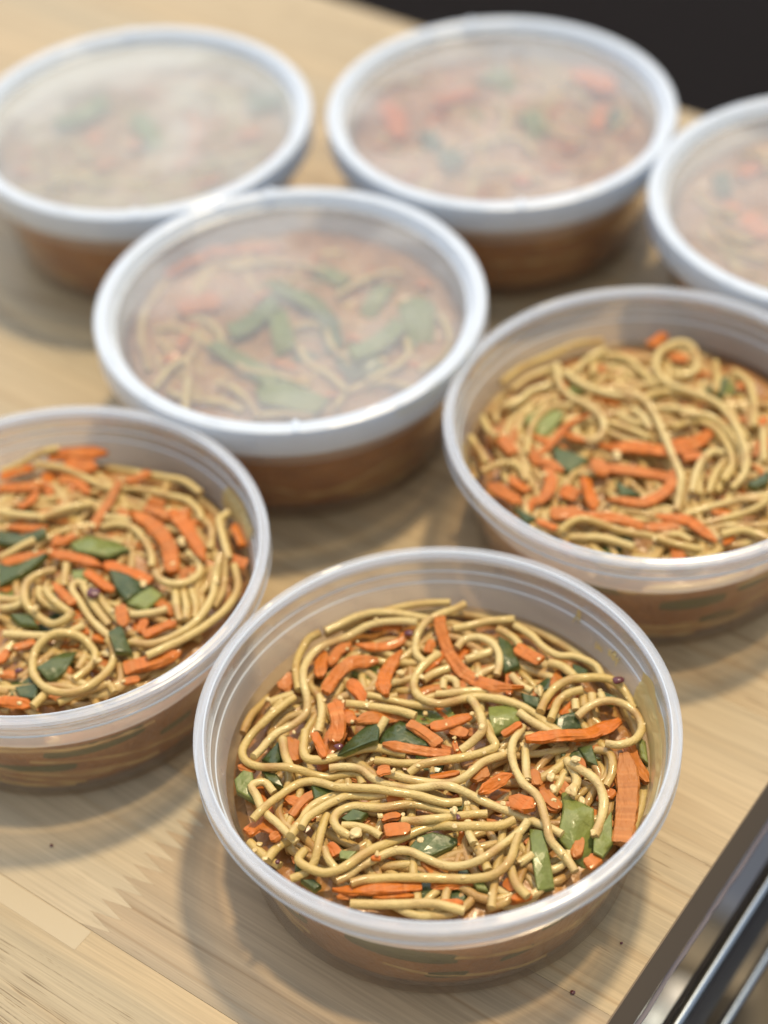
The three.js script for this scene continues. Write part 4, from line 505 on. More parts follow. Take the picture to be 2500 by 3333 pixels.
// pieces laid in bowl B: millimetres from the middle of its foot
const piecesB = [
  ['pepper_piece', 0, '', [-27.6,35,1.5], [-23.6,34.9,-1.7], [-21.4,35.5,8.2], [-25.3,35.5,9.5]],
  ['pepper_piece', 0, '', [-21.9,36.3,15.9], [-16.2,36.2,14.6], [-14.8,36.5,21.7], [-20.5,36.6,22.9]],
  ['pepper_piece', 0, '', [37.3,34.8,-5.6], [41.6,34.9,-8.6], [41.1,34.7,2.1], [37.1,34.6,3.3]],
  ['carrot_shred', 4.2, '', [12.9,35.7,23.7], [16.2,35.9,26], [19,35.9,27.9]],
  ['pepper_piece', 0, '', [-3.7,35.6,-33.7], [2.8,35.8,-39.5], [7.7,35.1,-28.3], [4.3,34.9,-23.3]],
  ['pepper_piece', 0, '', [7.4,36.9,-5.4], [12.6,36.6,-8.8], [14.2,36.6,3.4], [10,36.9,6.8]],
  ['carrot_shred', 5.9, '', [-21.2,37,-16.7], [-18.4,37,-18.4], [-15.7,37,-20], [-12.9,36.9,-21.1], [-10,36.8,-22], [-7,36.6,-22.7]],
  ['carrot_shred', 7.2, '', [-39.5,36,-20.5], [-38.5,36.1,-17.4], [-37.2,36.1,-13.8], [-36.3,36.1,-10.8], [-35.5,36,-7.2], [-35.2,36,-4], [-35,36,-0.3], [-34.8,36,2.8]],
  ['carrot_shred', 5.7, '', [37,36,-10.9], [36,35.9,-7.9], [35.1,35.7,-4.9], [34.1,35.6,-1.8], [33.1,35.5,1.2], [32.2,35.6,4.3]],
  ['carrot_shred', 4.7, '', [16.7,36.5,10.3], [19.2,36.4,12.4], [21.1,36.4,14], [23.6,36.4,16.1]],
  ['carrot_shred', 4.1, '', [1.7,35.5,28.9], [3.8,35.5,30.7], [6.4,35.6,32.8]],
  ['noodle', 2.2, '', [19,35.8,-32.9], [19.2,35.9,-29.8], [19.4,36,-26.8], [19.6,36.1,-23.1], [19.6,36.1,-20.1], [19.3,36.1,-17.1], [18.4,36.2,-14.2], [17.2,36.4,-11.3], [16,36.6,-8.4], [15,36.7,-4.9], [14.9,36.8,-1.9], [15.5,36.9,1.2], [16.4,37.3,4.5], [17.6,38,7.6], [18.8,38.4,10.2], [20.9,38.4,12.6], [24.1,37.8,12.7], [27.4,36.9,12.1]],
  ['noodle', 2.2, '', [9.8,36,-39.7], [13,35.9,-40.6], [16.1,35.8,-41.3], [18.9,35.7,-39.8], [20.6,35.7,-37.7], [22.2,35.9,-34.8], [24,36.1,-31], [25.3,36.3,-28.2], [26.3,36.4,-25.5], [27.3,36.5,-22.5], [28.3,36.5,-19.5], [29.5,36.4,-15.8], [30.5,36.3,-12.9]],
  ['noodle', 2.2, '', [-12.2,36.3,11.9], [-9.5,36.4,10.4], [-6.7,36.6,9], [-3.7,36.8,8.1], [-0.4,36.9,7.4], [3.5,36.9,7.3], [5.9,36.9,8.5], [7.5,36.7,11], [8.7,36.4,14.1], [9.9,36.1,17.1]],
  ['noodle', 2.2, '', [-40.9,35.2,-31.5], [-38.2,35.3,-33.3], [-35.6,35.4,-35.1], [-33.4,35.5,-35.7], [-30.5,35.8,-35], [-27.6,36,-33.4], [-24.6,36.2,-31.8]],
  ['noodle', 2.2, '', [-11.4,36.3,25], [-8.4,36.2,24.1], [-4.8,35.9,22.7], [-1.8,35.7,22.3], [1.4,35.5,23.2], [3.7,35.4,25], [6,35.4,27.3], [8.8,35.5,30.3], [11,35.5,32.6]],
  ['noodle', 2.2, '', [-0.1,36.1,-18], [0.7,36.3,-15.1], [1.7,36.7,-11.4], [2.4,36.9,-8.5], [2.6,37.2,-5.1], [2,37.2,-2], [0.8,37.2,1.5], [-0.2,37.2,4.4]],
  ['noodle', 2.2, '', [37.7,35.4,6.1], [39.6,35.7,3.6], [41.5,35.8,1.1], [43.4,35.5,-1.8], [44.1,35.3,-4.8], [44,35.3,-7.8], [43.8,35.4,-10.9]],
  ['carrot_shred', 9.3, '', [29.2,38.5,-22.8], [32,38.1,-25.1], [34.7,37.3,-27.1], [36.6,36.9,-26.4], [37.6,36.9,-24], [38.5,37.2,-20.7], [39.3,37.9,-17.1], [40.2,38.4,-13.8]],
];
// pieces laid in bowl D: millimetres from the middle of its foot
const piecesD = [
  ['carrot_shred', 4.5, '', [-33.3,35.9,-10.6], [-30.9,35.9,-8.8], [-28.6,35.8,-7.1]],
  ['pepper_piece', 0, '', [-33.6,35.8,-24.7], [-29.8,36.2,-25.4], [-30.5,36.1,-16.3], [-34,35.7,-17.2]],
  ['carrot_shred', 8, '', [-28.5,37.2,-2.5], [-26.8,36.5,0.2], [-25.2,36.1,3], [-23.8,36.1,5.2], [-22.2,36.2,8]],
  ['carrot_shred', 5.5, '', [-25.7,37.1,-23.6], [-23.6,37.1,-25.3], [-21.1,37,-27.6], [-19.1,37,-29.3]],
  ['noodle', 2.2, '', [-41.1,35.5,-18], [-40.1,35.6,-15], [-39.1,35.7,-11.9], [-37.6,35.9,-8.6], [-35.8,36.7,-6], [-33.6,38,-3.8], [-31.3,38.9,-1.6]],
  ['noodle', 2.2, '', [-38.8,35.8,-5], [-37.7,35.8,-2], [-36.5,35.7,1.8], [-35.3,35.7,4.5], [-33.5,35.7,6.9], [-30.2,35.8,8.6], [-27.3,35.8,9.9]],
  ['noodle', 2.2, '', [-22.9,35.5,-38.2], [-18.8,35.7,-37.8], [-16.6,36.2,-36.1], [-16.2,37.4,-32.7], [-16.2,38,-29.2], [-16.3,37.5,-25.1]],
  ['noodle', 2.2, '', [-37,35.8,10.1], [-34.9,35.9,12.5], [-32.9,36.2,15], [-30.5,36.4,17.4], [-27.8,36.6,19.6], [-25.3,36.7,21.2]],
];

// ---------- the table: thirteen staves, finger-jointed end to end ----------
const GRAIN = 37.5 * Math.PI / 180, STAVE = 49.75, RIGHT = -99, BACK = -552;
const alongAcross = (a, b) => [a * Math.cos(GRAIN) - b * Math.sin(GRAIN), a * Math.sin(GRAIN) + b * Math.cos(GRAIN)];
{
  const W = 2048, H = 2048, d = new Uint8Array(W * H * 4), h = new Uint8Array(W * H * 4);
  for (let j = 0; j < H; j++) {
    for (let i = 0; i < W; i++) {
      const u = i / W, v = j / H;                       // 512 mm along, 205 mm across
      const warp = (noise(u * 6, v * 8, 5, 6, 8) - 0.5) * 0.030 + (noise(u * 14, v * 30, 8, 14, 30) - 0.5) * 0.006;
      const vv = v + warp;
      const ring = noise(u * 3, vv * 34, 21, 3, 34), ring2 = noise(u * 5, vv * 120, 31, 5, 120);
      const fib = noise(u * 11, vv * 640, 41, 11, 640), fib2 = noise(u * 60, v * 900, 47, 60, 900);
      const broad = noise(u * 2, v * 6, 51, 2, 6);
      const line = Math.pow(Math.max(0, 1 - Math.abs(ring - 0.5) * 9), 2) * noise(u * 7, vv * 40, 88, 7, 40);
      const zone = noise(u * 4, v * 9, 61, 4, 9);
      const p = noise(u * 40, vv * 900, 71, 40, 900);
      const pore = Math.max(0, p - 0.72 - 0.40 * (1 - zone)) * 6;
      let s = 0.95 + 0.05 * (broad - 0.5) + 0.06 * (ring - 0.5) + 0.06 * (ring2 - 0.5) + 0.075 * (fib - 0.5) + 0.06 * (fib2 - 0.5) - 0.13 * line;
      s -= Math.min(0.5, pore) * 0.40;
      const warm = 0.06 * (ring - 0.5) + 0.10 * line + 0.16 * Math.min(0.5, pore) + 0.05 * (broad - 0.5), o = (j * W + i) * 4;
      d[o] = Math.max(0, Math.min(255, s * 240)); d[o + 1] = Math.max(0, Math.min(255, s * 240 * (1 - warm * 0.45))); d[o + 2] = Math.max(0, Math.min(255, s * 240 * (1 - warm)));
      d[o + 3] = 255; const q = Math.max(0, Math.min(255, 200 + 40 * (fib - 0.5) - 240 * Math.min(0.5, pore))); h[o] = h[o + 1] = h[o + 2] = q; h[o + 3] = 255;
    }
  }
  const tex = (a, srgb) => { const t = new THREE.DataTexture(a, W, H); t.wrapS = t.wrapT = THREE.RepeatWrapping; t.magFilter = THREE.LinearFilter; t.minFilter = THREE.LinearMipmapLinearFilter; t.generateMipmaps = true; if (srgb) t.colorSpace = THREE.SRGBColorSpace; t.needsUpdate = true; return t; };
  const map = tex(d, true), bump = tex(h, false);
  const tone = [[0.555, 0.44, 0.272], [0.60, 0.495, 0.335], [0.535, 0.415, 0.25], [0.50, 0.39, 0.255], [0.57, 0.447, 0.275], [0.63, 0.555, 0.395]]
    .map((c) => new THREE.MeshPhysicalMaterial({ color: lin(...c), map, bumpMap: bump, bumpScale: 0.00012, roughness: 0.5, specularIntensity: 0.6, clearcoat: 0.08, clearcoatRoughness: 0.35 }));
  const [tx, tz] = [0, 0];
  const table = thing('wooden_table', 'pale finger-jointed wooden table under all the food containers', 'table', [tx, TOP, tz]);
  table.rotation.y = -GRAIN;
  const teeth = 12, deep = 8.5;
  function zig(a, b0, ends) {                           // the points of a finger joint from b0 to b0 + STAVE
    const out = []; for (let k = 0; k <= teeth * 2; k++) out.push([a + (k % 2 ? deep / 2 : -deep / 2), b0 + STAVE * k / (teeth * 2)]);
    return out;
  }
  const joints = { 7: [[-217, 3], [-520, 2]], 4: [[-300, 0]], 3: [[-470, 4]], 5: [[-640, 2]], 6: [[-420, 4]], 8: [[-330, 1]], 2: [[-350, 4]], 1: [[-560, 0]], 9: [[-190, 0]], 10: [[-400, 2]] };
  const first = [0, 4, 0, 4, 2, 0, 4, 3, 1, 0, 4, 2, 0], second = { 7: 1, 5: 5 };
  const tones = { 0: [0], 1: [4, 0], 2: [0, 4], 3: [2, 4], 4: [4, 0], 5: [0, 5], 6: [4, 0], 7: [3, 1, 0], 8: [0, 1], 9: [0, 1], 10: [4, 2], 11: [2], 12: [0] };
  for (let k = 0; k < 13; k++) {
    const b0 = BACK + k * STAVE, cuts = [RIGHT, ...(joints[k] ?? []).map((q) => q[0]), -1050];
    for (let c = 0; c < cuts.length - 1; c++) {
      const hi = cuts[c], lo = cuts[c + 1], g = 0.05;
      const right = c === 0 ? [[hi, b0], [hi, b0 + STAVE]] : zig(hi, b0), left = c === cuts.length - 2 ? [[lo, b0], [lo, b0 + STAVE]] : zig(lo, b0);
      const pts = [...right.map(([a, b]) => [a - g, b]), ...left.reverse().map(([a, b]) => [a + g, b])].map(([a, b]) => new THREE.Vector2(a * mm, -(b0 + STAVE / 2 + (b - b0 - STAVE / 2) * (1 - 2 * g / STAVE)) * mm));
      const geo = new THREE.ExtrudeGeometry(new THREE.Shape(pts), { depth: 21 * mm, bevelEnabled: false });
      geo.rotateX(-Math.PI / 2); geo.translate(0, -21 * mm, 0);
      const P = geo.attributes.position, uv = geo.attributes.uv, du = rnd(), dv = rnd();
      for (let i = 0; i < P.count; i++) uv.setXY(i, P.getX(i) / 0.512 + du, (P.getZ(i) + P.getY(i)) / 0.205 + dv);
      part('stave', geo, tone[tones[k][Math.min(c, tones[k].length - 1)]], table);
    }
  }
  { const strip = new THREE.BoxGeometry(72 * mm, 0.3 * mm, 6.2 * mm); strip.translate(-253 * mm, -0.07 * mm, -150.6 * mm); const P = strip.attributes.position, uv = strip.attributes.uv; for (let i = 0; i < P.count; i++) uv.setXY(i, P.getX(i) / 0.512 + 0.7, P.getZ(i) / 0.205 + 0.2); part('filler_strip', strip, new THREE.MeshPhysicalMaterial({ color: lin(0.47, 0.385, 0.25), roughness: 0.5, bumpMap: fine, bumpScale: 0.0002 }), table, 'pale strip let in beside the finger joint'); }
  const band = new THREE.MeshPhysicalMaterial({ color: lin(0.235, 0.185, 0.135), roughness: 0.9, specularIntensity: 0.3, bumpMap: rough, bumpScale: 0.0002 });
  const len = 13 * STAVE * mm, mid = (BACK + 6.5 * STAVE) * mm;
  const bg = new THREE.BoxGeometry(0.3 * mm, 20.7 * mm, len); { const P = bg.attributes.position, uv = bg.attributes.uv; for (let i = 0; i < P.count; i++) uv.setXY(i, P.getZ(i) / 0.512 + 0.3, (P.getY(i) + P.getX(i)) / 0.205 + 0.4); }
  bg.translate((RIGHT + 0.13) * mm, -10.55 * mm, mid);
  part('edge_band', bg, band, table, 'dark taupe edge band on the right side of the table');
  const film = new THREE.BoxGeometry(1.1 * mm, 0.8 * mm, len, 1, 1, 220); { const P = film.attributes.position; for (let i = 0; i < P.count; i++) P.setX(i, P.getX(i) + (noise(P.getZ(i) * 260, 3) - 0.5) * 0.0005); }
  film.translate((RIGHT + 1.0) * mm, -21.4 * mm, mid);
  part('edge_trim', film, new THREE.MeshStandardMaterial({ color: lin(0.10, 0.095, 0.15), roughness: 0.4 }), table, 'thin violet strip along the lower edge');
  for (const [a, b] of [[-150, -510], [-1000, -510], [-150, 50], [-1000, 50]]) {
    const leg = new THREE.CylinderGeometry(18 * mm, 15 * mm, TOP - 0.021, 20); leg.translate(a * mm, -0.021 - (TOP - 0.021) / 2, b * mm); part('leg', leg, tone[2], table);
  }
}

// ---------- the room under and behind the table ----------
{
  const fm = new THREE.MeshStandardMaterial({ color: lin(0.26, 0.22, 0.18), roughness: 0.6, bumpMap: rough, bumpScale: 0.001 });
  const f = new THREE.BoxGeometry(8, 0.1, 8); f.translate(0, -0.05, 0); structure('floor', f, fm);
  const w = new THREE.BoxGeometry(3.2, 0.78, 0.12); const o = structure('low_wall', w, new THREE.MeshStandardMaterial({ color: lin(0.040, 0.034, 0.035), roughness: 0.8, bumpMap: rough, bumpScale: 0.001 }));
  const [x, z] = alongAcross(0, BACK - 330); o.position.set(x * mm, 0.39, z * mm); o.rotation.y = -GRAIN;
}

// ---------- food ----------
const tint = (base, k) => base.map((c) => c * k);
const mix3 = (a, b, t) => [a[0] + (b[0] - a[0]) * t, a[1] + (b[1] - a[1]) * t, a[2] + (b[2] - a[2]) * t];
const wallR = (y) => y < 34 ? 47.6 + (y - 2.2) * (52.9 - 47.6) / 31.3 : 52.9;
const NOODLE = [0.56, 0.395, 0.125], NOODLE_PALE = [0.65, 0.50, 0.21], SAUCE = [0.37, 0.165, 0.04];
const CARROT = [0.56, 0.145, 0.012], CARROT_SAUCED = [0.45, 0.165, 0.036];
function frames(pts, step, closed = false) {            // evenly spaced points and tangents along a smooth curve, in mm
  const c = new THREE.CatmullRomCurve3(pts.map((p) => new THREE.Vector3(...p)), closed, 'centripetal');
  c.arcLengthDivisions = Math.max(60, pts.length * 14);
  const L = c.getLength(), n = Math.max(3, Math.ceil(L / step)), out = [];
  for (let i = 0; i <= n; i++) out.push([c.getPointAt(i / n), c.getTangentAt(i / n), L * i / n]);
  return out;
}
function sweep(fr, ring, section, colour, uLength = 12, vTurns = 0.6) {  // section(i, t, k) -> [across, up] in mm
  const n = fr.length, pos = [], col = [], uv = [], idx = [];
  let up = new THREE.Vector3(0, 1, 0); const side = new THREE.Vector3();
  const rows = [];
  for (let i = 0; i < n; i++) {
    const [p, t, s] = fr[i];
    side.crossVectors(t, up); if (side.lengthSq() < 1e-4) side.set(1, 0, 0); side.normalize();
    const u2 = new THREE.Vector3().crossVectors(side, t).normalize(); up.copy(u2).lerp(new THREE.Vector3(0, 1, 0), 0.1).normalize();
    const row = []; rows.push(row);
    for (let k = 0; k <= ring; k++) {
      const [a, b] = section(i / (n - 1), k / ring * Math.PI * 2, s);
      row.push(pos.length / 3);
      pos.push((p.x + side.x * a + u2.x * b) * mm, (p.y + side.y * a + u2.y * b) * mm, (p.z + side.z * a + u2.z * b) * mm);
      col.push(...colour(p, s, k / ring)); uv.push(s / uLength, k / ring * vTurns);
    }
  }
  for (let i = 0; i < n - 1; i++) for (let k = 0; k < ring; k++) { const a = rows[i][k], b = rows[i][k + 1], c = rows[i + 1][k], d = rows[i + 1][k + 1]; idx.push(a, b, c, b, d, c); }
  for (const [e, flip] of [[0, 1], [n - 1, 0]]) {       // the cut ends get their own vertices, so that their edge stays crisp
    const base = pos.length / 3; let cx = 0, cy = 0, cz = 0; const cc = colour(fr[e][0], fr[e][2], 0);
    for (let k = 0; k < ring; k++) { const j = rows[e][k] * 3; pos.push(pos[j], pos[j + 1], pos[j + 2]); cx += pos[j]; cy += pos[j + 1]; cz += pos[j + 2]; col.push(...cc); uv.push(k / ring, 0.3); }
    const out = fr[e][1].clone().multiplyScalar((e ? 1 : -1) * 0.12 * mm);
    pos.push(cx / ring + out.x, cy / ring + out.y, cz / ring + out.z); col.push(...tint(cc, 1.08)); uv.push(0.5, 0.5);
    for (let k = 0; k < ring; k++) { const a = base + k, b = base + (k + 1) % ring; flip ? idx.push(b, a, base + ring) : idx.push(a, b, base + ring); }
  }
  const g = new THREE.BufferGeometry();
  g.setAttribute('position', new THREE.Float32BufferAttribute(pos, 3)); g.setAttribute('color', new THREE.Float32BufferAttribute(col, 3)); g.setAttribute('uv', new THREE.Float32BufferAttribute(uv, 2));
  g.setIndex(idx); g.computeVertexNormals();
  // smooth over the seam of the tube
  const N = g.attributes.normal; for (const row of rows) { const a = row[0], b = row[ring]; const v = new THREE.Vector3(N.getX(a) + N.getX(b), N.getY(a) + N.getY(b), N.getZ(a) + N.getZ(b)).normalize(); N.setXYZ(a, v.x, v.y, v.z); N.setXYZ(b, v.x, v.y, v.z); }
  return g;
}
function noodleGeo(pts, fine_ = true, sauced = 0.25) {
  const s0 = rnd() * 100, tone = mix3(NOODLE, NOODLE_PALE, rnd()), r0 = 1.07 + rr(-0.06, 0.08);
  return sweep(frames(pts, fine_ ? 0.7 : 1.2), fine_ ? 10 : 7, (t, a, s) => {
    const r = r0 * (1 + 0.10 * (noise(s * 0.35, s0) - 0.5) + 0.05 * (noise(s * 1.1, s0 + 9) - 0.5));
    return [Math.cos(a) * r * (1 + 0.12 * (noise(s * 0.2, s0 + 31) - 0.4)), -Math.sin(a) * r * 0.95];
  }, (p, s, k) => { const q = noise(p.x * 0.23 + s0, p.z * 0.23, p.y * 0.3); const w = Math.max(0, Math.min(1, (q - 0.62 + sauced * 0.6) * 1.9)); return tint(mix3(tone, SAUCE, w * 0.7), 0.94 + 0.12 * noise(p.x * 1.3, p.z * 1.3, s0)); });
}
function carrotGeo(pts, width, sauced, fine_ = true) {
  const s0 = rnd() * 100, thick = Math.min(2.2, Math.max(0.95, width * 0.52)), roll = rr(-0.35, 0.35), cr = Math.cos(roll), sr = Math.sin(roll);
  const base = mix3(CARROT, CARROT_SAUCED, sauced ? rr(0.6, 1) : rr(0, 0.45)), taperA = rr(0.15, 0.9), taperB = rr(0.1, 0.9), gx = rr(-0.4, 0.4);
  const fr = frames(pts.length < 3 ? [pts[0], [(pts[0][0] + pts[pts.length - 1][0]) / 2 + rr(-0.3, 0.3), (pts[0][1] + pts[pts.length - 1][1]) / 2 + 0.15, (pts[0][2] + pts[pts.length - 1][2]) / 2 + rr(-0.3, 0.3)], pts[pts.length - 1]] : pts, fine_ ? 0.55 : 1.0);
  return toCreasedNormals(sweep(fr, fine_ ? 16 : 8, (t, a, s) => {
    const e = Math.min(1, Math.min(taperA + t * 3.5, taperB + (1 - t) * 3.5));
    const ca = Math.cos(a), sa = -Math.sin(a), q = Math.pow(Math.pow(Math.abs(ca), 3.6) + Math.pow(Math.abs(sa), 3.6), -1 / 3.6);
    const n = 1 + 0.46 * (noise(s * 0.22 + s0, ca * 4 + 5, sa * 4 + s0) - 0.5) + 0.20 * (noise(s * 0.45 + s0, ca * 8, sa * 8) - 0.5) + 0.07 * (noise(s * 2.4 + s0, ca * 9, sa * 9) - 0.5);
    const groove = Math.abs(sa) > 0.5 ? 1 - 0.34 * Math.exp(-((ca - gx) ** 2) * 9) : 1;
    const x = ca * q * width / 2 * e * n, y = sa * q * thick / 2 * n * groove * (0.75 + 0.25 * e);
    return [x * cr - y * sr, x * sr + y * cr];
  }, (p, s, k) => { const q = noise(p.x * 0.5 + s0, p.z * 0.5, p.y); const pale = Math.max(0, noise(p.x * 2.2, p.z * 2.2, s0) - 0.7) * 1.2; return tint(mix3(mix3(base, CARROT_SAUCED, Math.max(0, q - 0.4)), [0.74, 0.36, 0.13], pale), 0.86 + 0.28 * noise(p.x * 1.7, p.z * 1.7, s0 + 3)); }, 26, (width + thick) / 4.5), 0.95);
}
const tess = new TessellateModifier(1.7 * mm, 4);
function pepperGeo(pts, pale) {
  const n = pts.length, s0 = rnd() * 100, c = [0, 0, 0]; for (const p of pts) for (let i = 0; i < 3; i++) c[i] += p[i] / n;
  // plane through the outline
  let sxx = 0, sxz = 0, szz = 0, sxy = 0, szy = 0; for (const p of pts) { const x = p[0] - c[0], y = p[1] - c[1], z = p[2] - c[2]; sxx += x * x; sxz += x * z; szz += z * z; sxy += x * y; szy += z * y; }
  const det = sxx * szz - sxz * sxz + 1e-6, kx = (sxy * szz - szy * sxz) / det, kz = (szy * sxx - sxy * sxz) / det;
  const sh = new THREE.Shape(pts.map((p) => new THREE.Vector2((p[0] - c[0]) * 0.97 * mm, -(p[2] - c[2]) * 0.97 * mm)));
  let g = new THREE.ExtrudeGeometry(sh, { depth: 1.2 * mm, bevelEnabled: true, bevelThickness: 0.5 * mm, bevelSize: 0.45 * mm, bevelSegments: 2, steps: 1 });
  g.rotateX(-Math.PI / 2); g.translate(0, -1.1 * mm, 0);
  g.deleteAttribute('normal'); g.deleteAttribute('uv'); g = tess.modify(g); g = mergeVertices(g, 1e-6);
  const P = g.attributes.position, col = [], uv = [], bend = rr(0.035, 0.075) * (rnd() < 0.35 ? -1 : 1), ba = rnd() * Math.PI, cb = Math.cos(ba), sb = Math.sin(ba);
  const skin = mix3([0.045, 0.068, 0.017], [0.080, 0.105, 0.024], rnd()), flesh = mix3([0.15, 0.18, 0.038], [0.21, 0.235, 0.055], rnd());
  for (let i = 0; i < P.count; i++) {
    const x = P.getX(i) / mm, y = P.getY(i) / mm, z = P.getZ(i) / mm, d = x * cb + z * sb;
    const yy = y + kx * x + kz * z - bend * d * d * 0.55 + 0.35 * (noise(x * 0.4 + s0, z * 0.4, 2) - 0.5);
    P.setXYZ(i, (c[0] + x) * mm, (c[1] + yy + 0.5) * mm, (c[2] + z) * mm);
    const q = noise(x * 0.35 + s0, z * 0.35, 4), top = y > -0.05 ? (pale ? flesh : skin) : y < -0.95 ? (pale ? skin : flesh) : mix3(flesh, skin, 0.55);
    col.push(...tint(mix3(top, [0.34, 0.30, 0.11], Math.max(0, q - 0.55) * (pale ? 0.6 : 0.35)), 0.85 + 0.3 * noise(x + s0, z, 9))); uv.push((c[0] + x) / 14, (c[2] + z) / 14);
  }
  g.setAttribute('color', new THREE.Float32BufferAttribute(col, 3)); g.setAttribute('uv', new THREE.Float32BufferAttribute(uv, 2)); g.computeVertexNormals();
  return toCreasedNormals(g, 1.15);
}
function lumpGeo(p, size, squash, kind, detail = 5) {
  const g = mergeVertices((() => { const q = new THREE.IcosahedronGeometry(1, kind === 'chilli' ? 1 : detail); q.deleteAttribute('normal'); q.deleteAttribute('uv'); return q; })(), 1e-5), P = g.attributes.position, s0 = rnd() * 50, col = [], uv = [];
  const sx = rr(0.75, 1.15), sz = rr(0.75, 1.15), b = mix3([0.62, 0.45, 0.17], [0.66, 0.52, 0.24], rnd());
  for (let i = 0; i < P.count; i++) {
    const x = P.getX(i), y = P.getY(i), z = P.getZ(i);
    const k = size / 2 * (0.55 + 0.95 * noise(x * 1.1 + s0, y * 1.1 + 7, z * 1.1 + s0) + 0.16 * (noise(x * 4.5 + s0, y * 4.5, z * 4.5 + 3) - 0.5));
    P.setXYZ(i, (p[0] + x * k * sx) * mm, (p[1] + y * k * squash + size * 0.12) * mm, (p[2] + z * k * sz) * mm);
    col.push(...tint(mix3(b, [0.50, 0.25, 0.07], Math.max(0, noise(x * 2 + s0, y * 2, z * 2) - 0.5)), 0.9 + 0.2 * noise(x * 5, y * 5, z * 5 + s0))); uv.push(x * size / 20, z * size / 20);
  }
  g.setAttribute('color', new THREE.Float32BufferAttribute(col, 3)); g.setAttribute('uv', new THREE.Float32BufferAttribute(uv, 2)); g.computeVertexNormals(); return g;
}
function sauceGeo(level) {                              // what fills the bowl below and between the pieces
  const g0 = [], R = 40, A = 120, s0 = rnd() * 40; const pos = [], col = [], idx = [], uv = [];
  const prof = []; prof.push([0.01, 2.35]); for (let k = 1; k <= 6; k++) prof.push([44.6 * k / 6, 2.35]);
  for (let k = 1; k <= 18; k++) { const y = 2.35 + (level - 3.35) * k / 18; prof.push([wallR(y) - 0.55, y]); }
  for (let k = 1; k <= 24; k++) { const r = (wallR(level) - 1.2) * (1 - k / 24) + 0.01; prof.push([r, level]); }
  prof.forEach(([r, y], i) => {
    for (let a = 0; a <= A; a++) {
      const t = a / A * Math.PI * 2, x = Math.sin(t) * r, z = Math.cos(t) * r; let yy = y;
      if (i >= 25) yy = y + 2.6 * (noise(x * 0.22 + s0, z * 0.22, 1) - 0.5) + 1.6 * (noise(x * 0.6, z * 0.6, s0) - 0.5) + 1.5 * (1 - (r / 50) ** 2) - (i === 25 ? 0.4 : 0);
      pos.push(x * mm, yy * mm, z * mm); uv.push(x / 20 + (i < 25 ? t * 2 : 0), z / 20 + y / 20);
      const q = noise(x * 0.3 + s0, yy * 0.5, z * 0.3), q2 = noise(x * 0.09 + s0, yy * 0.35 + 9, z * 0.09);
      col.push(...tint(mix3(SAUCE, q2 > 0.5 ? [0.44, 0.23, 0.065] : [0.28, 0.115, 0.026], Math.abs(q2 - 0.5) * 1.6), 0.78 + 0.44 * q));
    }
  });
  for (let i = 0; i < prof.length - 1; i++) for (let a = 0; a < A; a++) { const p = i * (A + 1) + a, q = p + 1, r = p + A + 1, s = r + 1; idx.push(p, q, r, q, s, r); }
  const g = new THREE.BufferGeometry(); g.setAttribute('position', new THREE.Float32BufferAttribute(pos, 3)); g.setAttribute('color', new THREE.Float32BufferAttribute(col, 3)); g.setAttribute('uv', new THREE.Float32BufferAttribute(uv, 2));
  g.setIndex(idx); g.computeVertexNormals(); return g;
}
function wanderer(y0, y1, len, rMax) {                  // a noodle that wanders about below the surface
  const a0 = rnd() * 6.283, r0 = Math.sqrt(rnd()) * rMax; let x = Math.cos(a0) * r0, z = Math.sin(a0) * r0, th = rnd() * 6.283, k = rr(-0.08, 0.08), y = rr(y0, y1); const out = [];
  for (let s = 0; s < len; s += 4) {
    out.push([x, y, z]); k += rr(-0.04, 0.04); k *= 0.88; th += k * 4;
    const r = Math.hypot(x, z); if (r > rMax - 8) { const want = Math.atan2(-z, -x); let d = want - th; d = Math.atan2(Math.sin(d), Math.cos(d)); th += d * 0.32; }
    x += Math.cos(th) * 4; z += Math.sin(th) * 4; y = Math.max(y0, Math.min(y1, y + rr(-0.7, 0.7)));
    const q = Math.hypot(x, z); if (q > rMax) { x *= rMax / q; z *= rMax / q; }
  }
  return out;
}
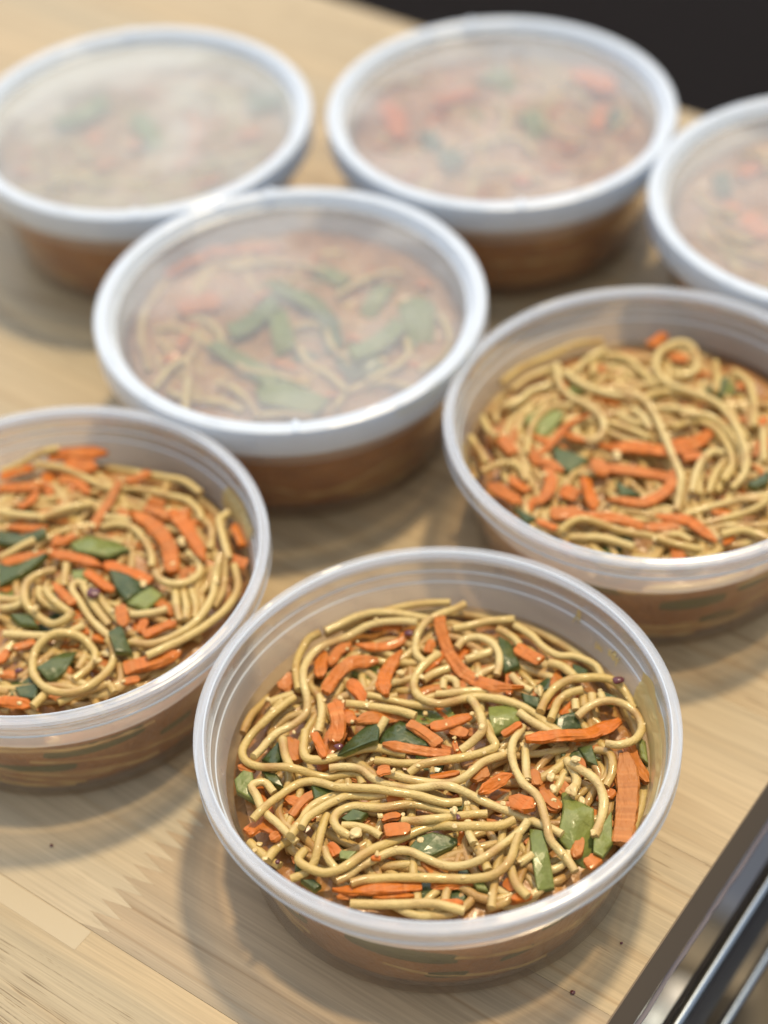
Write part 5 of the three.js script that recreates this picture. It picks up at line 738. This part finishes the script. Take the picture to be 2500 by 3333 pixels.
function wallPatch(phi, y, w, h, tilt) {                // a pepper piece pressed flat against the wall
  const nu = 16, nv = 6, pos = [], col = [], idx = [], uv = [], s0 = rnd() * 30;
  for (const back of [0, 1]) for (let j = 0; j <= nv; j++) for (let i = 0; i <= nu; i++) {
    const u = i / nu * 2 - 1, v = j / nv * 2 - 1, sq = 1 - 0.35 * Math.abs(u) ** 3, yy = y + v * h / 2 * sq + u * w / 2 * tilt, a = phi + (u * w / 2) / 48 + v * 0.01;
    const edge = Math.max(Math.abs(u), Math.abs(v)), r = wallR(yy) - (back ? 1.6 : 0.32) - (edge > 0.99 ? 0.25 * (back ? -1 : 1) : 0);
    pos.push(Math.sin(a) * r * mm, yy * mm, Math.cos(a) * r * mm); uv.push(i / nu, j / nv); col.push(...tint([0.085, 0.115, 0.032], 0.8 + 0.4 * noise(u * 3 + s0, v * 3)));
  }
  const W = nu + 1, off = W * (nv + 1);
  for (let j = 0; j < nv; j++) for (let i = 0; i < nu; i++) { const a = j * W + i, b = a + 1, c = a + W, d = c + 1; idx.push(a, b, c, b, d, c); idx.push(off + a, off + c, off + b, off + b, off + c, off + d); }
  const seam = (a, b) => idx.push(a, a + off, b, b, a + off, b + off);
  for (let i = 0; i < nu; i++) { seam(i + 1, i); seam(nv * W + i, nv * W + i + 1); } for (let j = 0; j < nv; j++) { seam(j * W, (j + 1) * W); seam((j + 1) * W + nu, j * W + nu); }
  const g = new THREE.BufferGeometry(); g.setAttribute('position', new THREE.Float32BufferAttribute(pos, 3)); g.setAttribute('color', new THREE.Float32BufferAttribute(col, 3)); g.setAttribute('uv', new THREE.Float32BufferAttribute(uv, 2)); g.setIndex(idx); g.computeVertexNormals(); return g;
}
function salad(pos, pieces, label, o) {
  const t = thing('noodle_salad', label, 'noodles', pos, 'portions of noodle salad');
  const f = o.fine ?? true, lift = o.lift ?? 0;
  part('sauce', sauceGeo(24.6 + lift + (o.sauceLift ?? 0)), M.sauce, t);
  for (let i = 0; i < (o.fillers ?? 70); i++) part('noodle', noodleGeo(wanderer(23.0 + lift, 27.4 + lift, rr(70, 160), 47.5), f, 0.62), M.noodle, t);
  for (let i = 0; i < (o.fillCarrots ?? 34); i++) { const a = rnd() * 6.283, r = Math.sqrt(rnd()) * 44, th = rnd() * 6.283, L = rr(5, 15), x = Math.cos(a) * r, z = Math.sin(a) * r, y = rr(25.2, 28.0) + lift; const c = [[x - Math.cos(th) * L / 2, y, z - Math.sin(th) * L / 2], [x + rr(-1, 1), y + 0.4, z + rr(-1, 1)], [x + Math.cos(th) * L / 2, y + rr(-0.8, 0.8), z + Math.sin(th) * L / 2]].map((p) => { const q = Math.hypot(p[0], p[2]); return q > 46 ? [p[0] * 46 / q, p[1], p[2] * 46 / q] : p; }); part('carrot_shred', carrotGeo(c, rr(1.8, 3.6), rnd() < 0.6, f), M.carrot, t); }
  for (let i = 0; i < (o.fillPeppers ?? 9); i++) { const a = rnd() * 6.283, r = Math.sqrt(rnd()) * 40, x = Math.cos(a) * r, z = Math.sin(a) * r, th = rnd() * 3.14, L = rr(3, 6), w = rr(1.5, 3), y = rr(25.5, 26.8) + lift; part('pepper_piece', pepperGeo([[-L, -w], [L, -w * rr(0.3, 1)], [L * rr(0.7, 1.1), w], [-L * rr(0.5, 1), w]].map(([p, q]) => [x + p * Math.cos(th) - q * Math.sin(th), y, z + p * Math.sin(th) + q * Math.cos(th)]), rnd() < 0.35), M.pepper, t); }
  for (let i = 0; i < (o.wallNoodles ?? 30); i++) {     // noodles pressed against the wall, seen through it
    let y = rr(4, 24), a = rnd() * 6.283; const n = Math.round(rr(4, 9)), dy = rr(-1.4, 1.4), c = [];
    for (let k = 0; k <= n; k++) { y = Math.max(3.6, Math.min(25.5, y + dy + rr(-0.7, 0.7))); const r = wallR(y) - 1.28; c.push([Math.sin(a) * r, y, Math.cos(a) * r]); a += 0.12; }
    part('noodle', noodleGeo(c, f, 0.5), M.noodle, t);
  }
  for (const [deg, y, w, h, tilt] of o.patches ?? []) part('pepper_piece', wallPatch(deg * Math.PI / 180, y, w, h, tilt), M.pepper, t);
  for (const [kind, w, tag, ...pts] of pieces) {
    if (kind === 'noodle') part(kind, noodleGeo(pts, f, o.sauced ?? 0.22), M.noodle, t);
    else if (kind === 'carrot_shred') part(kind, carrotGeo(pts, w, tag === 's', f), M.carrot, t);
    else if (kind === 'pepper_piece') { if (o.pepperScale) { const m = [0, 1, 2].map((i) => pts.reduce((s, p) => s + p[i], 0) / pts.length); pts.forEach((p, j) => { pts[j] = p.map((v, i) => i === 1 ? v + 0.6 : m[i] + (v - m[i]) * o.pepperScale); }); } const xs = pts.map((p) => p[0]), zs = pts.map((p) => p[2]), area = (Math.max(...xs) - Math.min(...xs)) * (Math.max(...zs) - Math.min(...zs)); part(kind, pepperGeo(pts, tag === '' && (area > 150 || rnd() < 0.18)), M.pepper, t); }
    else if (kind === 'garlic_bit') part(kind, lumpGeo(pts[0], w * rr(0.7, 1), rr(0.35, 0.6), 'garlic'), M.garlic, t);
    else part(kind, lumpGeo(pts[0], w * 1.2, 0.45, 'chilli'), M.chilli, t);
  }
  const hosts = pieces.filter((p) => p[0] === 'noodle' || p[0] === 'carrot_shred');
  for (let i = 0; i < (o.bits ?? 0); i++) { const h = hosts[Math.floor(rnd() * hosts.length)], k = 3 + Math.floor(rnd() * (h.length - 3)), q = h[k]; part('garlic_bit', lumpGeo([q[0] + rr(-0.8, 0.8), q[1] + (h[0] === 'noodle' ? 0.72 : 0.55), q[2] + rr(-0.8, 0.8)], rr(0.6, 1.5), rr(0.35, 0.6), 'garlic', 3), M.garlic, t); }
  return t;
}

// ---------- round plastic containers and their lids ----------
function lathe(profile, smooth = 1.0, seg = 160) {      // a closed ring profile in mm
  const pts = profile.map(([r, y]) => new THREE.Vector2(Math.max(r * 1.012, 0.0001) * mm, y * mm));
  const g = new THREE.LatheGeometry(pts, seg); g.deleteAttribute('normal'); g.deleteAttribute('uv');
  return toCreasedNormals(mergeVertices(g, 1e-7), smooth);
}
const planar = (g) => { const P = g.attributes.position, uv = new Float32Array(P.count * 2); for (let i = 0; i < P.count; i++) { uv[i * 2] = P.getX(i) / 0.13 + 0.5; uv[i * 2 + 1] = P.getZ(i) / 0.13 + 0.5; } g.setAttribute('uv', new THREE.BufferAttribute(uv, 2)); return g; };
const bodyGeo = lathe([[0, 2.2], [45.9, 2.2], [47.0, 2.6], [47.7, 3.4], [51.6, 26.5], [52.2, 26.4], [48.5, 1.6], [47.9, 0.5], [47.1, 0], [45.7, 0], [44.9, 0.7], [44.1, 1.3], [0, 1.3]], 0.5);
const collarGeo = lathe([[51.6, 26.52], [52.4, 32.4], [52.75, 33.2], [53.5, 33.7], [54.0, 34.3], [54.5, 36.9], [55.0, 36.9], [54.7, 34.1], [54.2, 33.3], [53.4, 32.8], [53.0, 32.2], [52.2, 26.42], [51.6, 26.52]], 0.5);
const beadGeo = (r, y, t) => { const g = new THREE.TorusGeometry(r * 1.012 * mm, t * mm, 8, 160); g.rotateX(Math.PI / 2); g.translate(0, y * mm, 0); return g; };
const beadsGeo = mergeGeometries([beadGeo(53.35, 33.75, 0.22), beadGeo(54.4, 36.6, 0.2), beadGeo(57.55, 37.45, 0.30), beadGeo(55.35, 42.75, 0.22)]);
const rimGeo = lathe([[54.5, 36.92], [54.75, 41.2], [55.3, 41.3], [57.2, 41.3], [57.7, 41.2], [57.75, 38.0], [57.6, 37.4], [57.2, 37.3], [57.0, 37.7], [56.9, 40.9], [56.5, 41.0], [55.8, 40.9], [55.3, 40.4], [55.02, 36.92], [54.5, 36.92]], 0.6);
const lipGeo = lathe([[54.85, 41.25], [54.95, 42.3], [55.35, 42.85], [55.8, 42.95], [56.2, 42.75], [56.6, 42.6], [57.0, 42.78], [57.35, 42.8], [57.75, 42.5], [57.85, 41.9], [57.75, 41.25], [57.0, 41.32], [55.4, 41.32], [54.85, 41.25]], 0.7);
const tickGeo = (() => { const a = new THREE.CapsuleGeometry(0.16 * mm, 2.2 * mm, 4, 8), b = new THREE.SphereGeometry(0.28 * mm, 10, 8); b.translate(0, -1.4 * mm, 0); return mergeGeometries([a, b]); })();
const ringGeo = lathe([[58.2, 35.8], [58.6, 35.7], [58.85, 36.1], [58.8, 40.2], [58.95, 40.5], [58.9, 43.6], [58.6, 44.5], [57.9, 45.0], [55.4, 45.05], [54.6, 44.8], [54.1, 44.2], [53.8, 42.4], [53.3, 41.7], [52.6, 41.5], [52.6, 40.8], [53.5, 40.8], [54.3, 41.3], [54.55, 43.5], [55.2, 44.3], [57.3, 44.3], [58.0, 43.7], [58.15, 40.0], [58.2, 35.8]], 0.6);
const panelGeo = planar(lathe([[52.58, 41.48], [50, 41.3], [45, 41.5], [0, 41.9], [0, 41.2], [45, 40.8], [50, 40.6], [52.58, 40.82]], 0.5));
const ribGeo = (() => { const g = new THREE.CapsuleGeometry(1.0 * mm, 3.6 * mm, 4, 10); g.scale(1, 1, 0.5); g.rotateX(Math.PI / 2); g.translate(0, 44.9 * mm, 57 * mm); return g; })();
function container(pos, label, ticks, group) {
  const t = thing('plastic_container', label, 'container', pos, group);
  part('body', bodyGeo, M.wall, t); part('collar', collarGeo, M.collar, t); part('stacking_ring', beadsGeo, M.lidRing, t); part('rim', rimGeo, M.rim, t); part('lip', lipGeo, M.lip, t);
  for (let k = 0; k < ticks; k++) { const a = k / ticks * Math.PI * 2 + 0.35, m = part('tick_mark', tickGeo, M.rim, t); m.position.set(Math.sin(a) * 52.85 * mm, 31.0 * mm, Math.cos(a) * 52.85 * mm); m.rotation.set(0, a, 0); m.rotateX(0.16); }
  return t;
}
function lid(pos, label, milky = false, turn = 0) {
  const t = thing('container_lid', label, 'lid', pos, 'lids on the closed containers');
  part('panel', panelGeo, milky ? M.lidPanelMilky : M.lidPanel, t).rotation.y = turn; part('ring', ringGeo, M.lidRing, t);
  for (const a of [0.02, Math.PI + 0.1]) { const r = part('rib', ribGeo, M.lidRing, t); r.rotation.y = a; }
  return t;
}
function smear(parent, phi0, phi1, r, y0, y1, s0, name = 'sauce_smear') {   // a thin film of sauce on a wall
  const nu = 30, nv = 16, pos = [], idx = [];
  for (let j = 0; j <= nv; j++) for (let i = 0; i <= nu; i++) {
    const u = i / nu, v = j / nv, a = (phi0 + (phi1 - phi0) * u) * Math.PI / 180, lo = y0 + 2.2 * (noise(u * 5 + s0, 1) - 0.3), hi = y1 - 4.5 * noise(u * 7 + s0, 5) * (0.3 + Math.abs(u * 2 - 1)), y = lo + (hi - lo) * v, R = r(y);
    pos.push(Math.sin(a) * R * mm, y * mm, Math.cos(a) * R * mm);
  }
  for (let j = 0; j < nv; j++) for (let i = 0; i < nu; i++) { const a = j * (nu + 1) + i; idx.push(a, a + 1, a + nu + 1, a + 1, a + nu + 2, a + nu + 1); }
  const g = new THREE.BufferGeometry(); g.setAttribute('position', new THREE.Float32BufferAttribute(pos, 3)); g.setIndex(idx); g.computeVertexNormals(); part(name, g, M.smear, parent);
}
const at = (x, z) => [x * mm, TOP + 0.0002, z * mm];
const OPEN = 'open plastic containers', SHUT = 'closed plastic containers';
const F = at(9.3, -278.7), L = at(-89.2, -344.3), E = at(76.6, -382.6), C = at(-24.2, -442.0), A = at(-75.2, -549.5), B = at(48.6, -541.0), D = at(149.4, -478.2);

const cF = container(F, 'open translucent round container in front, in sharp focus', 10, OPEN);
const cL = container(L, 'open translucent round container cut off by the left edge', 16, OPEN);
const cE = container(E, 'open translucent round container at the right with a nest of swirled noodles', 12, OPEN);
container(C, 'closed round container in the middle, green pepper showing through its lid', 0, SHUT);
container(A, 'closed round container far left at the back of the table', 0, SHUT);
container(B, 'closed round container at the back against the dark background', 0, SHUT);
container(D, 'closed round container cut off by the right edge', 0, SHUT);
const inner = (y) => (y < 33.4 ? wallR(y) : y < 34.5 ? 53.4 : 54.1 + (y - 34.5) * 0.09) - 0.22;
smear(cF, 62, 106, inner, 27, 40.5, 3); smear(cF, 123, 126, inner, 30, 33, 9); smear(cF, 133, 135, inner, 33.6, 37.5, 14); smear(cF, 116, 121, inner, 32, 35, 19);
smear(cL, 100, 122, inner, 28, 38.5, 33); smear(cE, 262, 300, inner, 28, 36, 44);
lid(A, 'milky translucent lid on the far left container at the back', true);
lid(B, 'frosted lid on the back container, edge against the dark background', false, 2.1);
lid(D, 'frosted lid cut off by the right edge of the picture', false, 4);
const lC = lid(C, 'frosted lid on the middle container, yellow sauce smear on its rim');
smear(lC, 30, 62, (y) => 58.95 + 0.16 - (y > 43.4 ? (y - 43.4) * 0.35 : 0), 39.5, 44.6, 52);

salad(F, piecesF, 'spaghetti with shredded carrot and green pepper in the sharp front container', { fillers: 66, fillCarrots: 64, fillPeppers: 10, wallNoodles: 34, bits: 90, patches: [[-14, 19, 26, 7, -0.16], [-2, 8, 10, 3.5, 0], [30, 22, 9, 4, 0.1], [-50, 15, 12, 5, 0.1], [62, 12, 10, 4, 0], [18, 13, 8, 3, 0.2]] });
salad(L, piecesL, 'spaghetti with much shredded carrot in the container at the left edge', { fillers: 62, fillCarrots: 60, fillPeppers: 10, wallNoodles: 30, bits: 40, lift: 1.4, patches: [[14, 20, 26, 5, 0.05], [-6, 12, 22, 4, 0.05], [40, 14, 10, 3, 0]] });
salad(E, piecesE, 'swirled nest of spaghetti with a carrot heap in the right open container', { fillers: 84, fillCarrots: 36, fillPeppers: 7, wallNoodles: 30, lift: 1.4, fine: true, patches: [[-28, 23, 20, 3, 0], [6, 18, 18, 5, 0], [30, 20, 16, 4, 0], [16, 9, 12, 3.5, 0]] });
const under = { fine: false, sauceLift: 1.6, pepperScale: 1.22, fillers: 26, fillCarrots: 14, fillPeppers: 3, wallNoodles: 12, lift: 7.4, sauced: 0.3 };
salad(C, piecesC, 'noodles with dark green pepper strips under the middle lid', under);
salad(A, piecesA, 'noodles blurred under the milky lid at the far left', under);
salad(B, piecesB, 'noodles with an orange carrot clump under the back lid', under);
salad(D, piecesD, 'noodles under the lid at the right edge', under);

// ---------- chrome wire shelf that carries the table top, and what stands below ----------
{
  const s = thing('wire_shelf', 'chrome wire shelving under the right edge of the table', 'wire shelf', [0, 0, 0]);
  s.rotation.y = -GRAIN;
  const bar = (name, p, q, r) => { const a = new THREE.Vector3(p[0], TOP / mm + p[1], p[2]).multiplyScalar(mm), b = new THREE.Vector3(q[0], TOP / mm + q[1], q[2]).multiplyScalar(mm); const g = new THREE.CylinderGeometry(r * mm, r * mm, a.distanceTo(b), 20, 1); const m = part(name, g, M.chrome, s); m.position.copy(a).add(b).multiplyScalar(0.5); m.quaternion.setFromUnitVectors(new THREE.Vector3(0, 1, 0), b.clone().sub(a).normalize()); return m; };
  const z0 = -560, z1 = 110;
  bar('rail', [-95.2, -45, z0], [-95.2, -45, z1], 1.75);
  bar('rail', [-91.0, -76, z0], [-91.0, -76, z1], 1.5);
  const dark = new THREE.MeshStandardMaterial({ color: lin(0.035, 0.028, 0.024), roughness: 0.6 });
  { const g = new THREE.BoxGeometry(1.2 * mm, 1.6 * mm, (z1 - z0) * mm); g.translate(-97.9 * mm, TOP - 0.0455, (z0 + z1) / 2 * mm); part('shelf_liner', g, dark, s, 'dark strip beside the chrome rail'); }
  { const g = new THREE.BoxGeometry(1.5 * mm, 20 * mm, (z1 - z0) * mm); g.translate(-95.5 * mm, TOP - 0.062, (z0 + z1) / 2 * mm); part('backing_strip', g, new THREE.MeshStandardMaterial({ color: lin(0.03, 0.034, 0.045), roughness: 0.5 }), s); }
  for (const z of [z0, z1]) { const p = new THREE.CylinderGeometry(12.5 * mm, 12.5 * mm, TOP - 0.022, 28); const m = part('post', p, M.chrome, s); m.position.set(-112 * mm, (TOP - 0.022) / 2, z * mm); bar('bracket', [-112, -45, z], [-95.2, -45, z], 2); bar('bracket', [-112, -78, z], [-91.5, -78, z], 2); }
  bar('rail', [-120, -400, z0], [-120, -400, z1], 3);
}
{ // two storage boxes stand on the floor in the gap under the table
  const P = (x, z, y) => [x * mm, y, z * mm];
  const rb = (w, h, d, t) => { const s = new THREE.Shape([[-w, -d], [w, -d], [w, d], [-w, d]].map((p) => new THREE.Vector2(p[0] * mm / 2, p[1] * mm / 2))); const q = new THREE.Path([[-w + 2 * t, -d + 2 * t], [-w + 2 * t, d - 2 * t], [w - 2 * t, d - 2 * t], [w - 2 * t, -d + 2 * t]].map((p) => new THREE.Vector2(p[0] * mm / 2, p[1] * mm / 2))); s.holes.push(q); const g = new THREE.ExtrudeGeometry(s, { depth: h * mm, bevelEnabled: true, bevelSize: 1 * mm, bevelThickness: 1 * mm, bevelSegments: 2 }); g.rotateX(-Math.PI / 2); return g; };
  const box = (label, cat, x, z, w, h, d, m) => { const o = thing('storage_box', label, cat, P(x, z, 0.001)); o.rotation.y = -GRAIN; part('wall', rb(w, h, d, 4), m, o); const f = new THREE.BoxGeometry((w - 8) * mm, 4 * mm, (d - 8) * mm); f.translate(0, 2 * mm, 0); part('bottom', f, m, o); const l = new THREE.BoxGeometry((w + 6) * mm, 7 * mm, (d + 6) * mm); l.translate(0, (h + 5) * mm, 0); part('cover', l, m, o); return o; };
  const pos = (a, b) => alongAcross(a, b);
  const [gx, gz] = pos(-240, -693), [kx, kz] = pos(-236, -600);
  box('grey plastic storage box with cover on the floor under the table', 'box', gx, gz, 200, 140, 140, new THREE.MeshStandardMaterial({ color: lin(0.36, 0.365, 0.39), roughness: 0.45 }));
  box('narrow beige storage box on the floor under the table', 'box', kx, kz, 190, 130, 34, new THREE.MeshStandardMaterial({ color: lin(0.24, 0.20, 0.14), roughness: 0.7 }));
  for (const [a, b, c, l] of [[-228, -558, [0.80, 0.79, 0.77], 'thin dark bottle with a white cap, nearer to the boxes'], [-231, -535, [0.72, 0.80, 0.84], 'thin dark bottle with a bluish white cap, farther from the boxes']]) {
    const [x, z] = pos(a, b), o = thing('bottle', l, 'bottle', P(x, z, 0.001), 'bottles under the table');
    part('body', new THREE.LatheGeometry([[0.1, 0], [14, 0], [15, 2], [15, 95], [12, 106], [7, 114], [6.4, 128], [0.1, 128]].map((p) => new THREE.Vector2(p[0] * mm, p[1] * mm)), 28), new THREE.MeshStandardMaterial({ color: lin(0.03, 0.03, 0.035), roughness: 0.3 }), o);
    const c2 = new THREE.LatheGeometry([[0.1, 0], [8.6, 0], [9, 0.6], [9, 14], [8, 15.4], [0.1, 15.6]].map((p) => new THREE.Vector2(p[0] * mm, p[1] * mm)), 24); c2.translate(0, 0.126, 0); part('cap', c2, new THREE.MeshStandardMaterial({ color: lin(...c), roughness: 0.4 }), o);
  }
}
for (const [x, z, s, l] of [[37.2, -228.5, 1.1, 'tiny dark crumb on the table nearest the front edge'], [50.5, -241.1, 0.8, 'tiny brown crumb on the table beside the foot of the front container'], [-90.6, -280.5, 1.0, 'tiny dark crumb on the table below the left container']]) {
  const g = lumpGeo([0, 0.1, 0], s, 0.5, 'chilli'), o = new THREE.Mesh(g, M.chilli); o.name = numbered('crumb'); o.castShadow = o.receiveShadow = true; o.position.set(x * mm, TOP + 0.0001, z * mm); o.userData = { label: l, category: 'crumb', group: 'crumbs on the table' }; scene.add(o);
}
renderer.render(scene, camera);
